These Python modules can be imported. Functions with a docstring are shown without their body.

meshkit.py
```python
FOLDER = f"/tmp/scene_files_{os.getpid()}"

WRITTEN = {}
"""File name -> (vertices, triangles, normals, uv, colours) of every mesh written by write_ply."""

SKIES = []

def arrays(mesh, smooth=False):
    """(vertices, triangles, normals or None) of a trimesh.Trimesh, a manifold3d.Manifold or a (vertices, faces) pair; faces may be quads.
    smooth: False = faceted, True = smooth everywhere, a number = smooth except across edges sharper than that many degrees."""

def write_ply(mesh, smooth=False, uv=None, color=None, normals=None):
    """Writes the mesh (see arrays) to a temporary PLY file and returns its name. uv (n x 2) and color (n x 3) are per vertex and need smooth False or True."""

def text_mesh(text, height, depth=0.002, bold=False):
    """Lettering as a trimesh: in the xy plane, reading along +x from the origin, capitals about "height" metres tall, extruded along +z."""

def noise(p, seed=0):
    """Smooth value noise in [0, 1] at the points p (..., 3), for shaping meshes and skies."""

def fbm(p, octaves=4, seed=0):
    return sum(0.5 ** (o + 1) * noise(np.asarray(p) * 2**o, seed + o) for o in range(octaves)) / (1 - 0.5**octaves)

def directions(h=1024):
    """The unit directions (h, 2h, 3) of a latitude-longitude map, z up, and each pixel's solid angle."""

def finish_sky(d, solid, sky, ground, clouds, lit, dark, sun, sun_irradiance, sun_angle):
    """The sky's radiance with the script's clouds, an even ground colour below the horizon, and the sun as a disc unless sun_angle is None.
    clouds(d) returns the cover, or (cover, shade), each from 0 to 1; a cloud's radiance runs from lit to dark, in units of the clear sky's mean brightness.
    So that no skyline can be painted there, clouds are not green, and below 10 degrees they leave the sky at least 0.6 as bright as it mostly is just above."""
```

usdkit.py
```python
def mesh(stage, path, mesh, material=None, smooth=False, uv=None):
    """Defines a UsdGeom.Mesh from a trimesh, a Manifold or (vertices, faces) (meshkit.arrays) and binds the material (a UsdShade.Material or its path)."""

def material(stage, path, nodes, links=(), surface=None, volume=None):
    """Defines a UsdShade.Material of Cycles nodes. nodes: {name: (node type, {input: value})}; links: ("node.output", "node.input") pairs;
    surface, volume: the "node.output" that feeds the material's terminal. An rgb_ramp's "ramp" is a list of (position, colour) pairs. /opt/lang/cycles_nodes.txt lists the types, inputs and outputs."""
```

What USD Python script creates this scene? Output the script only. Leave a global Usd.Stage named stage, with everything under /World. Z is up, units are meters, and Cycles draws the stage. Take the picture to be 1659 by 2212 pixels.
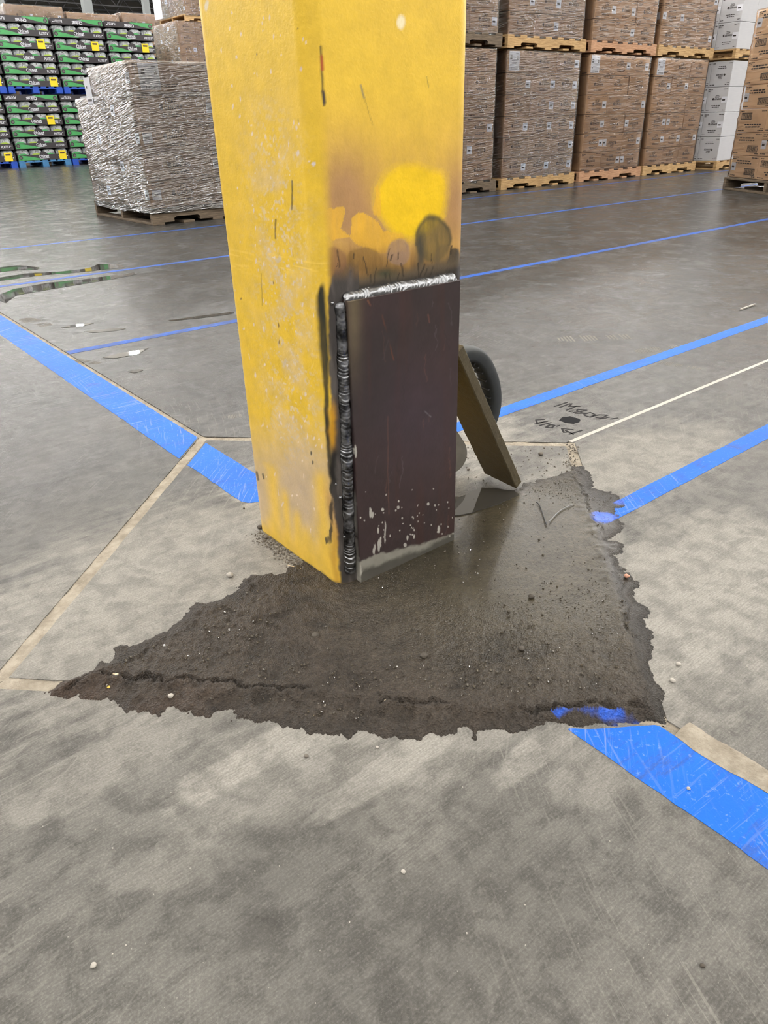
import math, random
import numpy as np
import trimesh
import usdkit, meshkit
from pxr import Usd, UsdGeom, UsdLux, UsdShade, Sdf, Gf, Vt
from shapely.geometry import Polygon, LineString, box as sbox, Point
from shapely.ops import unary_union
from shapely import contains_xy
from scipy import ndimage

random.seed(7)
RNG = np.random.default_rng(7)
stage = Usd.Stage.CreateInMemory()
UsdGeom.SetStageUpAxis(stage, UsdGeom.Tokens.z)
UsdGeom.SetStageMetersPerUnit(stage, 1.0)
UsdGeom.Xform.Define(stage, '/World')
UsdGeom.Scope.Define(stage, '/World/Looks')

# ------------------------------------------------------------------ camera, light, exposure
EXPOSURE = 0.72
FPX, W, H = 1559.08, 1659.0, 2212.0
CAM = np.array([0.0, 0.0, 0.6])
ROT = np.array([[0.7758881937, -0.6303777928, -0.0249268761],
                [-0.3145475601, -0.3522999711, -0.8814445886],
                [0.5468613565, 0.6917431378, -0.4716291849]])   # rows: right, down, forward
cam = UsdGeom.Camera.Define(stage, '/World/camera')
_m = Gf.Matrix4d(1.0)
for i, row in enumerate((ROT[0], -ROT[1], -ROT[2])):
    _m.SetRow(i, Gf.Vec4d(*row, 0))
_m.SetRow(3, Gf.Vec4d(*CAM, 1))
cam.AddTransformOp().Set(_m)
cam.CreateHorizontalApertureAttr(36.0)
cam.CreateVerticalApertureAttr(36.0 * H / W)
cam.CreateFocalLengthAttr(36.0 * FPX / W)
cam.CreateClippingRangeAttr(Gf.Vec2f(0.05, 400))
cam.CreateExposureAttr(EXPOSURE)
LAMP = 88.0
LAMP_Z = 6.05
_n = 0
for lx in np.arange(-9.6, 46, 2.6):
    for ly in np.arange(-9.2, 46, 5.6):
        if math.hypot(lx, ly) > 42:
            continue
        _n += 1
        L = UsdLux.SphereLight.Define(stage, '/World/lamp_%03d' % _n)
        L.CreateRadiusAttr(0.17)
        L.CreateIntensityAttr(LAMP); L.CreateColorAttr(Gf.Vec3f(1.0, 0.99, 0.975))
        L.AddTranslateOp().Set(Gf.Vec3d(float(lx), float(ly), LAMP_Z))
dome = UsdLux.DomeLight.Define(stage, '/World/ambient')
dome.CreateIntensityAttr(0.0)


def ray(u, v):
    return ROT.T @ np.array([(u - W / 2) / FPX, (v - H / 2) / FPX, 1.0])


def hit(uv, axis, c):
    """the point of the plane {axis = c} that the photograph shows at pixel uv"""
    d = ray(*uv)
    return CAM + (c - CAM[axis]) / d[axis] * d


def gnd(u, v):
    return hit((u, v), 2, 0.0)[:2]


def pix(P):
    c = (np.asarray(P, float) - CAM) @ ROT.T
    return W / 2 + FPX * c[..., 0] / c[..., 2], H / 2 + FPX * c[..., 1] / c[..., 2]


# ------------------------------------------------------------------ helpers: prims and properties
used = {}


def numbered(parent, name):
    k = (parent, name)
    n = used.get(k, 0)
    used[k] = n + 1
    return parent + '/' + (name if n == 0 else '%s_%03d' % (name, n))


def props(prim, label=None, category=None, group=None, kind=None):
    for k, v in (('label', label), ('category', category), ('group', group), ('kind', kind)):
        if v:
            prim.SetCustomDataByKey(k, v)
    return prim


def thing(name, label=None, category=None, loc=(0, 0, 0), rotz=0.0, group=None, kind=None):
    x = UsdGeom.Xform.Define(stage, numbered('/World', name))
    x.AddTranslateOp().Set(Gf.Vec3d(*map(float, loc)))
    if rotz:
        x.AddRotateZOp().Set(float(rotz))
    return props(x.GetPrim(), label, category, group, kind)


def obj(name, mesh, mat, parent=None, label=None, category=None, group=None, kind=None, smooth=False, paint=None):
    base = '/World' if parent is None else str(parent.GetPath())
    m = usdkit.mesh(stage, numbered(base, name), mesh, mat, smooth=smooth)
    if paint is not None:
        UsdGeom.PrimvarsAPI(m).CreatePrimvar('paint', Sdf.ValueTypeNames.Color3fArray, 'vertex').Set(
            Vt.Vec3fArray.FromNumpy(np.asarray(paint, np.float32)))
    return props(m.GetPrim(), label, category, group, kind)


def copy_of(proto, label, loc, rotz=0.0, group=None, name=None, scale=None):
    was = proto.GetCustomData()
    x = UsdGeom.Xform.Define(stage, numbered('/World', name or NAME_OF[proto.GetPath()]))
    x.AddTranslateOp().Set(Gf.Vec3d(*map(float, loc)))
    if rotz:
        x.AddRotateZOp().Set(float(rotz))
    if scale:
        x.AddScaleOp().Set(Gf.Vec3f(*scale))
    x.GetPrim().GetReferences().AddInternalReference(proto.GetPath())
    x.GetPrim().SetInstanceable(True)
    return props(x.GetPrim(), label, was.get('category') or CAT_OF[proto.GetPath()], group)


NAME_OF, CAT_OF = {}, {}
UsdGeom.Scope.Define(stage, '/World/Looks')


def proto(name, category):
    """a class prim: referenced, never drawn itself"""
    path = numbered('/World', 'kind_of_' + name)
    p = stage.CreateClassPrim(path)
    p.SetTypeName('Xform')
    NAME_OF[p.GetPath()] = name
    CAT_OF[p.GetPath()] = category
    return p


# ------------------------------------------------------------------ helpers: materials
def lin(*c):
    c = np.array(c, float) / 255.0
    return tuple(np.where(c <= 0.04045, c / 12.92, ((c + 0.055) / 1.055) ** 2.4))


class G:
    """a small Cycles node graph; an input given as 'node.output' is a link"""

    def __init__(self):
        self.nodes, self.links, self.k = {}, [], 0

    def n(self, kind, out, **inp):
        self.k += 1
        name = 'n%d' % self.k
        vals = {}
        for a, b in inp.items():
            if isinstance(b, str) and '.' in b:
                self.links.append((b, name + '.' + a))
            else:
                vals[a] = b
        self.nodes[name] = (kind, vals)
        return name + '.' + out

    def math(self, op, a, b=0.0, c=0.0, clamp=False):
        return self.n('math', 'value', math_type=op, value1=a, value2=b, value3=c, use_clamp=clamp)

    def noise(self, vec, scale, detail=3.0, rough=0.55, dist=0.0):
        return self.n('noise_texture', 'fac', vector=vec, scale=scale, detail=detail, roughness=rough, distortion=dist)

    def map(self, vec, loc=(0, 0, 0), rot=(0, 0, 0), scale=(1, 1, 1)):
        return self.n('mapping', 'vector', mapping_type='point', vector=vec, location=loc, rotation=rot, scale=scale)

    def rng(self, v, a, b, c=0.0, d=1.0, smooth=True):
        return self.n('map_range', 'result', range_type='smoothstep' if smooth else 'linear', value=v,
                      from_min=a, from_max=b, to_min=c, to_max=d, clamp=True)

    def mix(self, fac, a, b, t='mix'):
        return self.n('mix', 'color', mix_type=t, fac=fac, color1=a, color2=b)

    def bump(self, h, strength, dist, normal=None):
        kw = dict(height=h, strength=strength, distance=dist)
        if normal:
            kw['normal'] = normal
        return self.n('bump', 'normal', **kw)

    def pos(self):
        return self.n('geometry', 'position')

    def objc(self):
        return self.n('texture_coordinate', 'object')

    def make(self, name, surf):
        return usdkit.material(stage, '/World/Looks/' + name, self.nodes, self.links, surface=surf)

    def principled(self, name, **kw):
        return self.make(name, self.n('principled_bsdf', 'BSDF', **kw))


def plain(name, col, rough=0.6, metal=0.0, noise_scale=0, amt=0.15, bump=0.0, spec=0.5, vary=0.0):
    g = G()
    c = col
    kw = {}
    if noise_scale:
        o = g.objc()
        f = g.noise(o, noise_scale, 4)
        c = g.mix(f, tuple(x * (1 - amt) for x in col), tuple(min(1, x * (1 + amt)) for x in col))
        if bump:
            kw['normal'] = g.bump(f, 0.5, bump)
    if vary:
        r = g.n('object_info', 'random')
        v = g.rng(r, 0, 1, 1 - vary, 1 + vary, smooth=False)
        c = g.n('hsv', 'color', hue=0.5, saturation=1.0, value=v, fac=1.0, color=c)
    return g.principled(name, base_color=c, roughness=rough, metallic=metal, specular_ior_level=spec, **kw)


def concrete_nodes(g, p, extra=True):
    """colour, roughness and relief of the trowelled warehouse slab at the world position p"""
    big = g.noise(p, 1.1, 3, 0.6, 0.6)
    mid = g.noise(p, 7.0, 5, 0.68, 0.5)
    fine = g.noise(p, 420.0, 3, 0.7)
    c = g.mix(g.rng(big, 0.32, 0.68), lin(50, 50, 49), lin(66, 66, 64))
    c = g.mix(g.rng(mid, 0.34, 0.66), g.mix(0.6, c, lin(40, 40, 40)), c)
    tint = g.noise(g.map(p, loc=(3.1, 7.7, 0)), 2.3, 2, 0.5, 0.4)
    c = g.mix(g.rng(tint, 0.45, 0.75, 0.0, 0.45), c, lin(76, 73, 70))
    # curved trowel marks and drag scratches: noise drawn out along arcs and lines
    sc = None
    for k, (x, y, fr, fa) in enumerate(((-0.9, 2.1, 240.0, 16.0), (2.6, -0.9, 270.0, 18.0), (0.3, -3.0, 300.0, 40.0))):
        q = g.n('vector_math', 'vector', math_type='subtract', vector1=p, vector2=(x, y, 0))
        xy = g.n('separate_xyz', 'x', vector=q)
        yy = xy.split('.')[0] + '.y'
        r = g.n('vector_math', 'value', math_type='length', vector1=q)
        ang = g.math('arctan2', yy, xy)
        v = g.n('combine_xyz', 'vector', x=g.math('multiply', r, fr), y=g.math('multiply', ang, fa), z=k * 3.7)
        d = g.noise(v, 1.0, 3, 0.6, 0.3)
        m = g.rng(d, 0.57, 0.68)
        area = g.rng(g.noise(g.map(p, loc=(k * 5.1, 2 * k, 0)), 2.1, 3), 0.46, 0.66)
        m = g.math('multiply', m, area)
        sc = m if sc is None else g.math('maximum', sc, m)
    c = g.mix(g.math('multiply', sc, 0.42), c, lin(134, 131, 125))
    c = g.mix(g.rng(fine, 0.52, 0.70, 0.0, 0.34), c, lin(46, 45, 44))
    cloud = g.noise(g.map(p, loc=(4.4, 1.9, 0)), 26.0, 4, 0.62, 0.4)
    c = g.mix(g.rng(cloud, 0.36, 0.64, 0.0, 0.26), c, lin(100, 99, 97))
    dirt = g.noise(p, 95.0, 4, 0.75)
    c = g.mix(g.rng(dirt, 0.52, 0.70, 0.0, 0.42), c, lin(54, 52, 50))
    c = g.mix(g.rng(dirt, 0.31, 0.47, 0.26, 0.0), c, lin(124, 121, 115))
    c = g.mix(g.rng(fine, 0.30, 0.48, 0.26, 0.0), c, lin(130, 128, 123))
    if not extra:
        return c, fine, sc, mid
    # pale mortar dust round the column: rings of the isolation joint, thinner outwards
    wob = g.noise(p, 8.5, 6, 0.66, 0.6)
    wob2 = g.noise(g.map(p, rot=(0, 0, 0.9), scale=(1, 9, 1)), 6.0, 4, 0.6)
    dust = None
    for (cx, cy, rx, ry, ang, amt, edge) in DUST:
        q = g.map(g.n('vector_math', 'vector', math_type='subtract', vector1=p, vector2=(cx, cy, 0)), rot=(0, 0, -ang),
                  scale=(1 / rx, 1 / ry, 0))
        d = g.n('vector_math', 'value', math_type='length', vector1=q)
        d = g.math('add', d, g.math('multiply', g.math('subtract', g.math('add', wob, g.math('multiply', wob2, 0.7)), 0.85), 1.3))
        m = g.rng(d, 1.0 + edge * 0.6, 1.0 - edge * 0.6, 0.0, amt)
        dust = m if dust is None else g.math('maximum', dust, m)
    brush = g.rng(g.noise(g.map(p, rot=(0, 0, 0.66), scale=(3.0, 40, 1)), 14.0, 4), 0.36, 0.62, 0.76, 1.0)
    dust = g.math('multiply', dust, g.rng(cloud, 0.34, 0.62, 0.62, 1.0))
    dust = g.math('multiply', dust, brush)
    dcol = g.mix(g.rng(fine, 0.34, 0.66), lin(160, 157, 151), lin(140, 137, 130))
    c = g.mix(dust, c, dcol)
    # darker damp or oily blotches
    dark = None
    for (cx, cy, rx, ry, ang, amt, edge) in DARK:
        q = g.map(g.n('vector_math', 'vector', math_type='subtract', vector1=p, vector2=(cx, cy, 0)), rot=(0, 0, -ang),
                  scale=(1 / rx, 1 / ry, 0))
        d = g.n('vector_math', 'value', math_type='length', vector1=q)
        d = g.math('add', d, g.math('multiply', g.math('subtract', wob, 0.5), 1.4))
        m = g.rng(d, 1.0 + edge, 1.0 - edge, 0.0, amt)
        dark = m if dark is None else g.math('maximum', dark, m)
    c = g.mix(dark, c, lin(46, 45, 43))
    return c, fine, sc, mid, dust, dark


def g3(u, v):
    return tuple(gnd(u, v))


def blotch(u, v, rx, ry, ang, amt, edge):
    x, y = gnd(u, v)
    return (x, y, rx, ry, ang, amt, edge)


# centre (where the photograph shows it), radii in metres, turn, strength, edge softness
DUST = [(0.60, 0.42, 1.00, 0.85, 0.0, 0.40, 1.2),
        (0.33, 0.88, 0.34, 0.28, 0.78, 0.85, 0.7),
        (0.86, 1.06, 0.36, 0.20, -0.78, 1.0, 0.5),
        blotch(700, 1640, 0.20, 0.05, -0.72, 0.70, 0.9),
        blotch(150, 1700, 0.07, 0.035, -0.5, 0.62, 0.5),
        blotch(330, 1590, 0.18, 0.05, -0.80, 0.62, 0.9),
        blotch(520, 1660, 0.05, 0.10, 0.75, 0.58, 0.8),
        blotch(1300, 1660, 0.10, 0.045, -0.9, 0.60, 0.8),
        blotch(1000, 1620, 0.12, 0.03, -0.75, 0.66, 0.7),
        blotch(600, 1606, 0.13, 0.030, -0.78, 0.9, 0.5),
        blotch(900, 1622, 0.12, 0.022, -0.72, 0.9, 0.5),
        blotch(1180, 1606, 0.09, 0.020, -0.72, 0.8, 0.5),
        blotch(300, 1400, 0.05, 0.025, 0.2, 0.8, 0.5),
        blotch(420, 1330, 0.05, 0.020, 0.2, 0.7, 0.5),
        blotch(1600, 1180, 0.14, 0.12, 0.2, 0.9, 0.9),
        blotch(1480, 1300, 0.32, 0.20, -0.6, 0.92, 1.0),
        blotch(1370, 1000, 0.30, 0.13, -0.3, 0.85, 0.9),
        blotch(430, 1830, 0.07, 0.05, 0.6, 0.52, 0.7),
        blotch(880, 1790, 0.05, 0.05, 0.6, 0.52, 0.7)]
DARK = [blotch(560, 2010, 0.028, 0.022, 0.5, 0.45, 0.35),
        blotch(620, 1860, 0.11, 0.07, 0.9, 0.28, 0.7),
        blotch(870, 2080, 0.16, 0.10, 0.4, 0.26, 0.8),
        blotch(1080, 1930, 0.09, 0.06, 0.5, 0.22, 0.8),
        blotch(150, 1040, 0.22, 0.20, 0.3, 0.22, 0.9),
        (3.2, 3.4, 2.6, 1.6, 0.6, 0.16, 0.9)]


def make_floor_material():
    g = G()
    p = g.pos()
    c, fine, sc, mid, dust, dark = concrete_nodes(g, p)
    r = g.rng(mid, 0.3, 0.7, 0.13, 0.27)
    r = g.mix(dust, g.n('combine_color', 'color', r=r, g=r, b=r), (0.8, 0.8, 0.8))
    n = g.bump(fine, 0.35, 0.0012)
    return g.principled('slab_concrete', base_color=c, roughness=r, normal=n, specular_ior_level=0.08)


def make_paint_material(name, col, wear, white=False):
    g = G()
    p = g.pos()
    c, fine, sc, mid = concrete_nodes(g, p, False)
    a = g.noise(p, 13.0, 6, 0.68, 0.4)
    b = g.noise(g.map(p, rot=(0, 0, 0.4), scale=(1, 7, 1)), 22.0, 4, 0.7)
    m = g.math('add', g.math('multiply', a, 0.62), g.math('multiply', b, 0.38))
    m = g.rng(m, 0.40 + wear, 0.58 + wear)
    tone = g.noise(p, 7.0, 4, 0.6)
    paint = g.mix(tone, tuple(x * 0.82 for x in col), tuple(min(1, x * 1.2) for x in col))
    paint = g.mix(g.math('multiply', sc, 0.5), paint, lin(150, 160, 186))
    fk = g.noise(p, 150.0, 3, 0.7)
    paint = g.mix(g.rng(fk, 0.58, 0.72, 0, 0.5), paint, lin(126, 150, 206) if not white else lin(206, 198, 186))
    paint = g.mix(g.rng(fine, 0.60, 0.8, 0, 0.35), paint, lin(60, 80, 150) if not white else lin(150, 140, 130))
    return g.principled(name, base_color=g.mix(m, g.mix(0.45, c, paint), paint), roughness=0.5, specular_ior_level=0.1,
                        normal=g.bump(fine, 0.25, 0.001))


M = {}
M['slab'] = make_floor_material()
M['blue'] = make_paint_material('blue_floor_paint', lin(28, 98, 200), -0.08)
M['blue_worn'] = make_paint_material('worn_blue_floor_paint', lin(26, 80, 168), -0.01)
M['white_line'] = make_paint_material('white_floor_line', lin(172, 168, 160), -0.14, True)


def make_sand():
    g = G()
    p = g.pos()
    a = g.noise(p, 30, 6, 0.7)
    b = g.noise(p, 260, 3, 0.6)
    c = g.mix(g.rng(a, 0.3, 0.7), lin(128, 120, 107), lin(164, 156, 142))
    c = g.mix(g.rng(b, 0.62, 0.78, 0, 0.8), c, lin(120, 106, 92))
    return g.principled('joint_sand', base_color=c, roughness=0.9, normal=g.bump(g.math('add', a, b), 0.7, 0.003), specular_ior_level=0.2)


M['sand'] = make_sand()
g = G()
M['water'] = g.principled('floor_water', base_color=lin(60, 58, 54), roughness=0.03, specular_ior_level=0.6,
                          normal=g.bump(g.noise(g.pos(), 3.0, 2), 0.05, 0.01))
M['marker'] = plain('black_marker', lin(30, 30, 32), 0.85, spec=0.08)
M['marker_faded'] = plain('faded_marker', lin(46, 45, 46), 0.85, spec=0.08)


def painted(name, rough, spec=0.5, bump_scale=300, bump_d=0.0006, metal=0.0, mott=0.08, bs=0.4):
    """the colour comes from the mesh's own painted vertices, with fine grain over it"""
    g = G()
    p = g.pos()
    a = g.n('attribute', 'color', attribute='paint')
    f = g.noise(p, bump_scale, 3, 0.6)
    f2 = g.noise(p, 40, 4, 0.6)
    c = g.n('hsv', 'color', hue=0.5, saturation=1.0, value=g.rng(f2, 0.3, 0.7, 1 - mott, 1 + mott, smooth=False), fac=1.0, color=a)
    return g.principled(name, base_color=c, roughness=rough, metallic=metal, specular_ior_level=spec,
                        normal=g.bump(g.math('add', f, g.math('multiply', f2, 0.8)), bs, bump_d))


M['yellow'] = painted('yellow_column_paint', 0.42, 0.45, 260, 0.0009)
M['plate'] = painted('mill_scale_plate', 0.40, 0.5, 180, 0.0005, mott=0.12)
g = G()
_p = g.pos()
_f = g.noise(_p, 220, 3)
M['weld'] = g.principled('weld_metal', metallic=1.0, roughness=g.rng(g.noise(_p, 70, 2), 0.35, 0.65, 0.22, 0.5),
                         base_color=g.mix(g.rng(g.noise(_p, 60, 3), 0.35, 0.65), lin(56, 56, 58), lin(150, 152, 156)),
                         normal=g.bump(_f, 0.2, 0.0005))
M['weld_bright'] = plain('bright_weld_metal', lin(142, 144, 147), 0.30, 1.0, 160, 0.5, 0.0005)


def make_mortar():
    g = G()
    p = g.pos()
    a = g.n('attribute', 'color', attribute='paint')
    s = g.n('separate_color', 'r', color=g.n('attribute', 'color', attribute='wet'))
    f = g.noise(p, 190, 4, 0.65)
    f2 = g.noise(p, 45, 4, 0.6)
    v = g.n('voronoi_texture', 'distance', vector=p, scale=420.0)
    gr = s.split('.')[0] + '.g'
    c = g.n('hsv', 'color', hue=0.5, saturation=1.0, value=g.rng(f, 0.3, 0.7, 0.62, 1.38, smooth=False), fac=1.0, color=a)
    h = g.math('add', g.math('add', f, g.math('multiply', f2, 1.2)), g.math('multiply', v, 0.8))
    st = g.rng(s, 0.0, 1.0, 1.0, 0.09, smooth=False)
    n = g.n('bump', 'normal', height=h, strength=st, distance=0.0028)
    k = g.noise(p, 520, 2, 0.6)
    cn = g.bump(k, 1.0, 0.005)
    spark = g.math('multiply', g.rng(g.noise(g.map(p, loc=(1, 2, 3)), 620, 1, 0.5), 0.57, 0.66), gr)
    return g.principled('wet_mortar', base_color=c, roughness=g.rng(s, 0, 1, 0.55, 0.3, smooth=False), specular_ior_level=0.3, normal=n,
                        coat_weight=spark, coat_roughness=0.06, coat_ior=1.7, coat_normal=cn)


M['mortar'] = make_mortar()
M['dry_mortar'] = plain('dry_mortar', lin(150, 147, 138), 0.85, 0, 120, 0.2, 0.002, spec=0.2)


def make_card(name, c1, c2, vary=0.07):
    g = G()
    o = g.objc()
    r = g.n('object_info', 'random')
    f = g.noise(g.map(o, scale=(3, 3, 60)), 4.0, 3)
    f2 = g.noise(o, 5.0, 4)
    c = g.mix(g.math('multiply', g.math('add', f, f2), 0.5), c1, c2)
    v = g.rng(r, 0, 1, 1 - vary, 1 + vary, smooth=False)
    c = g.n('hsv', 'color', hue=0.5, saturation=1.0, value=v, fac=1.0, color=c)
    return g.principled(name, base_color=c, roughness=0.7, specular_ior_level=0.25, normal=g.bump(f, 0.15, 0.002))


M['card'] = make_card('brown_cardboard', lin(154, 120, 88), lin(178, 144, 110))
M['card2'] = make_card('tan_cardboard', lin(200, 166, 132), lin(224, 190, 154))
M['card_white'] = make_card('white_cardboard', lin(168, 168, 171), lin(190, 190, 193), 0.03)
M['ink'] = plain('printed_ink', lin(84, 62, 46), 0.7)
M['ink_dark'] = plain('dark_printed_ink', lin(50, 44, 42), 0.7)
M['ink_grey'] = plain('grey_printed_ink', lin(96, 92, 92), 0.7)
M['sticker'] = plain('white_sticker', lin(206, 208, 216), 0.5)
M['tape'] = plain('packing_tape', lin(150, 122, 92), 0.25)


def make_wood(name, c1, c2):
    g = G()
    o = g.pos()
    f = g.noise(g.map(o, scale=(2, 2, 26)), 5.0, 5, 0.65, 0.4)
    f2 = g.noise(o, 2.2, 3)
    c = g.mix(g.rng(f, 0.3, 0.7), c1, c2)
    c = g.mix(g.rng(f2, 0.55, 0.75, 0, 0.45), c, lin(98, 84, 68))
    return g.principled(name, base_color=c, roughness=0.75, specular_ior_level=0.25, normal=g.bump(f, 0.3, 0.003))


M['wood'] = make_wood('pallet_wood', lin(146, 116, 78), lin(196, 164, 118))
M['wood_pink'] = make_wood('reddish_pallet_wood', lin(150, 112, 84), lin(192, 152, 120))
M['wood_grey'] = make_wood('grey_pallet_wood', lin(84, 74, 62), lin(118, 104, 88))
M['pallet_blue'] = plain('blue_pallet_paint', lin(22, 72, 176), 0.6, 0, 9, 0.3, 0.002)
M['pallet_blue_worn'] = plain('worn_blue_pallet_paint', lin(62, 118, 166), 0.7, 0, 9, 0.35, 0.002)


def make_wrap(name, streak, strength, haze, rough=0.07, fr=1.5):
    g = G()
    o = g.pos()
    rot = g.map(g.map(o, rot=(0.16, 0.10, 0)), scale=(1.0, 1.0, streak))
    a = g.noise(rot, 8.0, 2, 0.5, 0.4)
    b = g.noise(g.map(o, scale=(1, 1, 3.0)), 16.0, 3, 0.6, 0.8)
    zone = g.rng(g.noise(g.map(o, loc=(2.2, 5.1, 1.0)), 2.6, 2), 0.34, 0.56, 0.5, 1.0)
    h = g.math('multiply', g.math('add', a, g.math('multiply', b, 0.22)), zone)
    n = g.bump(h, strength, 0.022)
    fac = g.n('fresnel', 'fac', IOR=fr, normal=n)
    pane = g.n('mix_closure', 'closure', fac=fac, closure1=g.n('transparent_bsdf', 'BSDF', color=(0.97, 0.97, 0.97)),
               closure2=g.n('glossy_bsdf', 'BSDF', color=(1, 1, 1), roughness=rough, normal=n))
    film = g.n('mix_closure', 'closure', fac=haze, closure1=pane,
               closure2=g.n('diffuse_bsdf', 'BSDF', color=(0.8, 0.8, 0.8), normal=n))
    return g.make(name, film)


M['wrap_heavy'] = make_wrap('creased_stretch_film', 13.0, 1.0, 0.02, 0.12, 2.5)
M['wrap'] = make_wrap('stretch_film', 10.0, 0.9, 0.008, 0.10, 1.8)
M['wrap_thin'] = make_wrap('thin_stretch_film', 6.0, 0.5, 0.015, 0.2, 1.4)

M['black_tray'] = plain('black_tray_card', lin(44, 40, 44), 0.45, 0, 20, 0.15, vary=0.12)
M['green'] = plain('green_print', lin(64, 150, 84), 0.45, 0, 14, 0.22)
M['green_light'] = plain('pale_green_card', lin(170, 208, 184), 0.5)
M['lime'] = plain('lime_print', lin(150, 176, 60), 0.5)


def make_bag():
    g = G()
    o = g.objc()
    a = g.noise(o, 14, 4, 0.6, 0.8)
    return g.principled('clear_bag_of_plates', base_color=g.mix(g.rng(a, 0.35, 0.65), lin(112, 118, 118), lin(180, 184, 187)), roughness=0.16,
                        normal=g.bump(a, 0.9, 0.02))


M['bag'] = make_bag()
M['yellow_tag'] = plain('yellow_sticker', lin(226, 202, 28), 0.6)
M['rubber'] = plain('black_rubber', lin(44, 47, 48), 0.55, 0, 60, 0.25, 0.001)
M['rubber_dark'] = plain('dark_rubber', lin(20, 20, 21), 0.6)
M['float_board'] = plain('mortar_coated_board', lin(82, 74, 56), 0.7, 0, 240, 0.35, 0.002, spec=0.35)
M['steel'] = plain('trowel_steel', lin(128, 128, 126), 0.38, 0.6, 50, 0.3)
M['pebble'] = plain('grey_stone', lin(104, 98, 90), 0.8, 0, 80, 0.25, 0.002)
M['pebble_dark'] = plain('dark_mortar_crumb', lin(72, 66, 58), 0.7, 0, 80, 0.25, 0.002)
M['pebble_pale'] = plain('pale_stone', lin(166, 161, 153), 0.7, 0, 80, 0.15, 0.001)
M['wet_gravel'] = plain('wet_sand_grains', lin(74, 68, 58), 0.1, spec=1.0)
M['pebble_pink'] = plain('pinkish_stone', lin(190, 142, 120), 0.7)
M['chip_yellow'] = plain('yellow_paint_chip', lin(214, 186, 88), 0.6)
M['straw'] = plain('straw', lin(206, 188, 160), 0.7)
M['wall'] = plain('wall_panel', lin(150, 146, 140), 0.7, 0, 0.5, 0.1)
M['deck'] = plain('ceiling_deck', lin(216, 210, 200), 0.6, 0, 0.7, 0.12)
M['joist'] = plain('dark_joist_paint', lin(40, 38, 38), 0.5)
M['post'] = plain('grey_post_paint', lin(108, 112, 112), 0.5)


# ------------------------------------------------------------------ helpers: meshes
def tm(v, f):
    return trimesh.Trimesh(np.asarray(v, float), np.asarray(f), process=False)


def cat(parts):
    return trimesh.util.concatenate(parts)


def bx(cx, cy, cz, sx, sy, sz, r=0.0):
    """a box by centre and size, its edges chamfered by r"""
    if r <= 0:
        m = trimesh.creation.box((sx, sy, sz))
    else:
        h = np.array([sx, sy, sz]) / 2
        pts = []
        for s in np.array(np.meshgrid([-1, 1], [-1, 1], [-1, 1])).reshape(3, -1).T:
            for k in range(3):
                q = h - r
                q[k] = h[k]
                pts.append(s * q)
        m = trimesh.convex.convex_hull(np.array(pts))
    m.apply_translation((cx, cy, cz))
    return m


def b2(x0, x1, y0, y1, z0, z1, r=0.0):
    return bx((x0 + x1) / 2, (y0 + y1) / 2, (z0 + z1) / 2, x1 - x0, y1 - y0, z1 - z0, r)


def prism(poly, z0, z1):
    ps = [q for q in getattr(poly, 'geoms', [poly]) if q.geom_type == 'Polygon' and q.area > 1e-9]
    out = []
    for q in ps:
        m = trimesh.creation.extrude_polygon(q, z1 - z0, engine='earcut')
        m.apply_translation((0, 0, z0))
        out.append(m)
    return cat(out)


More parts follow.
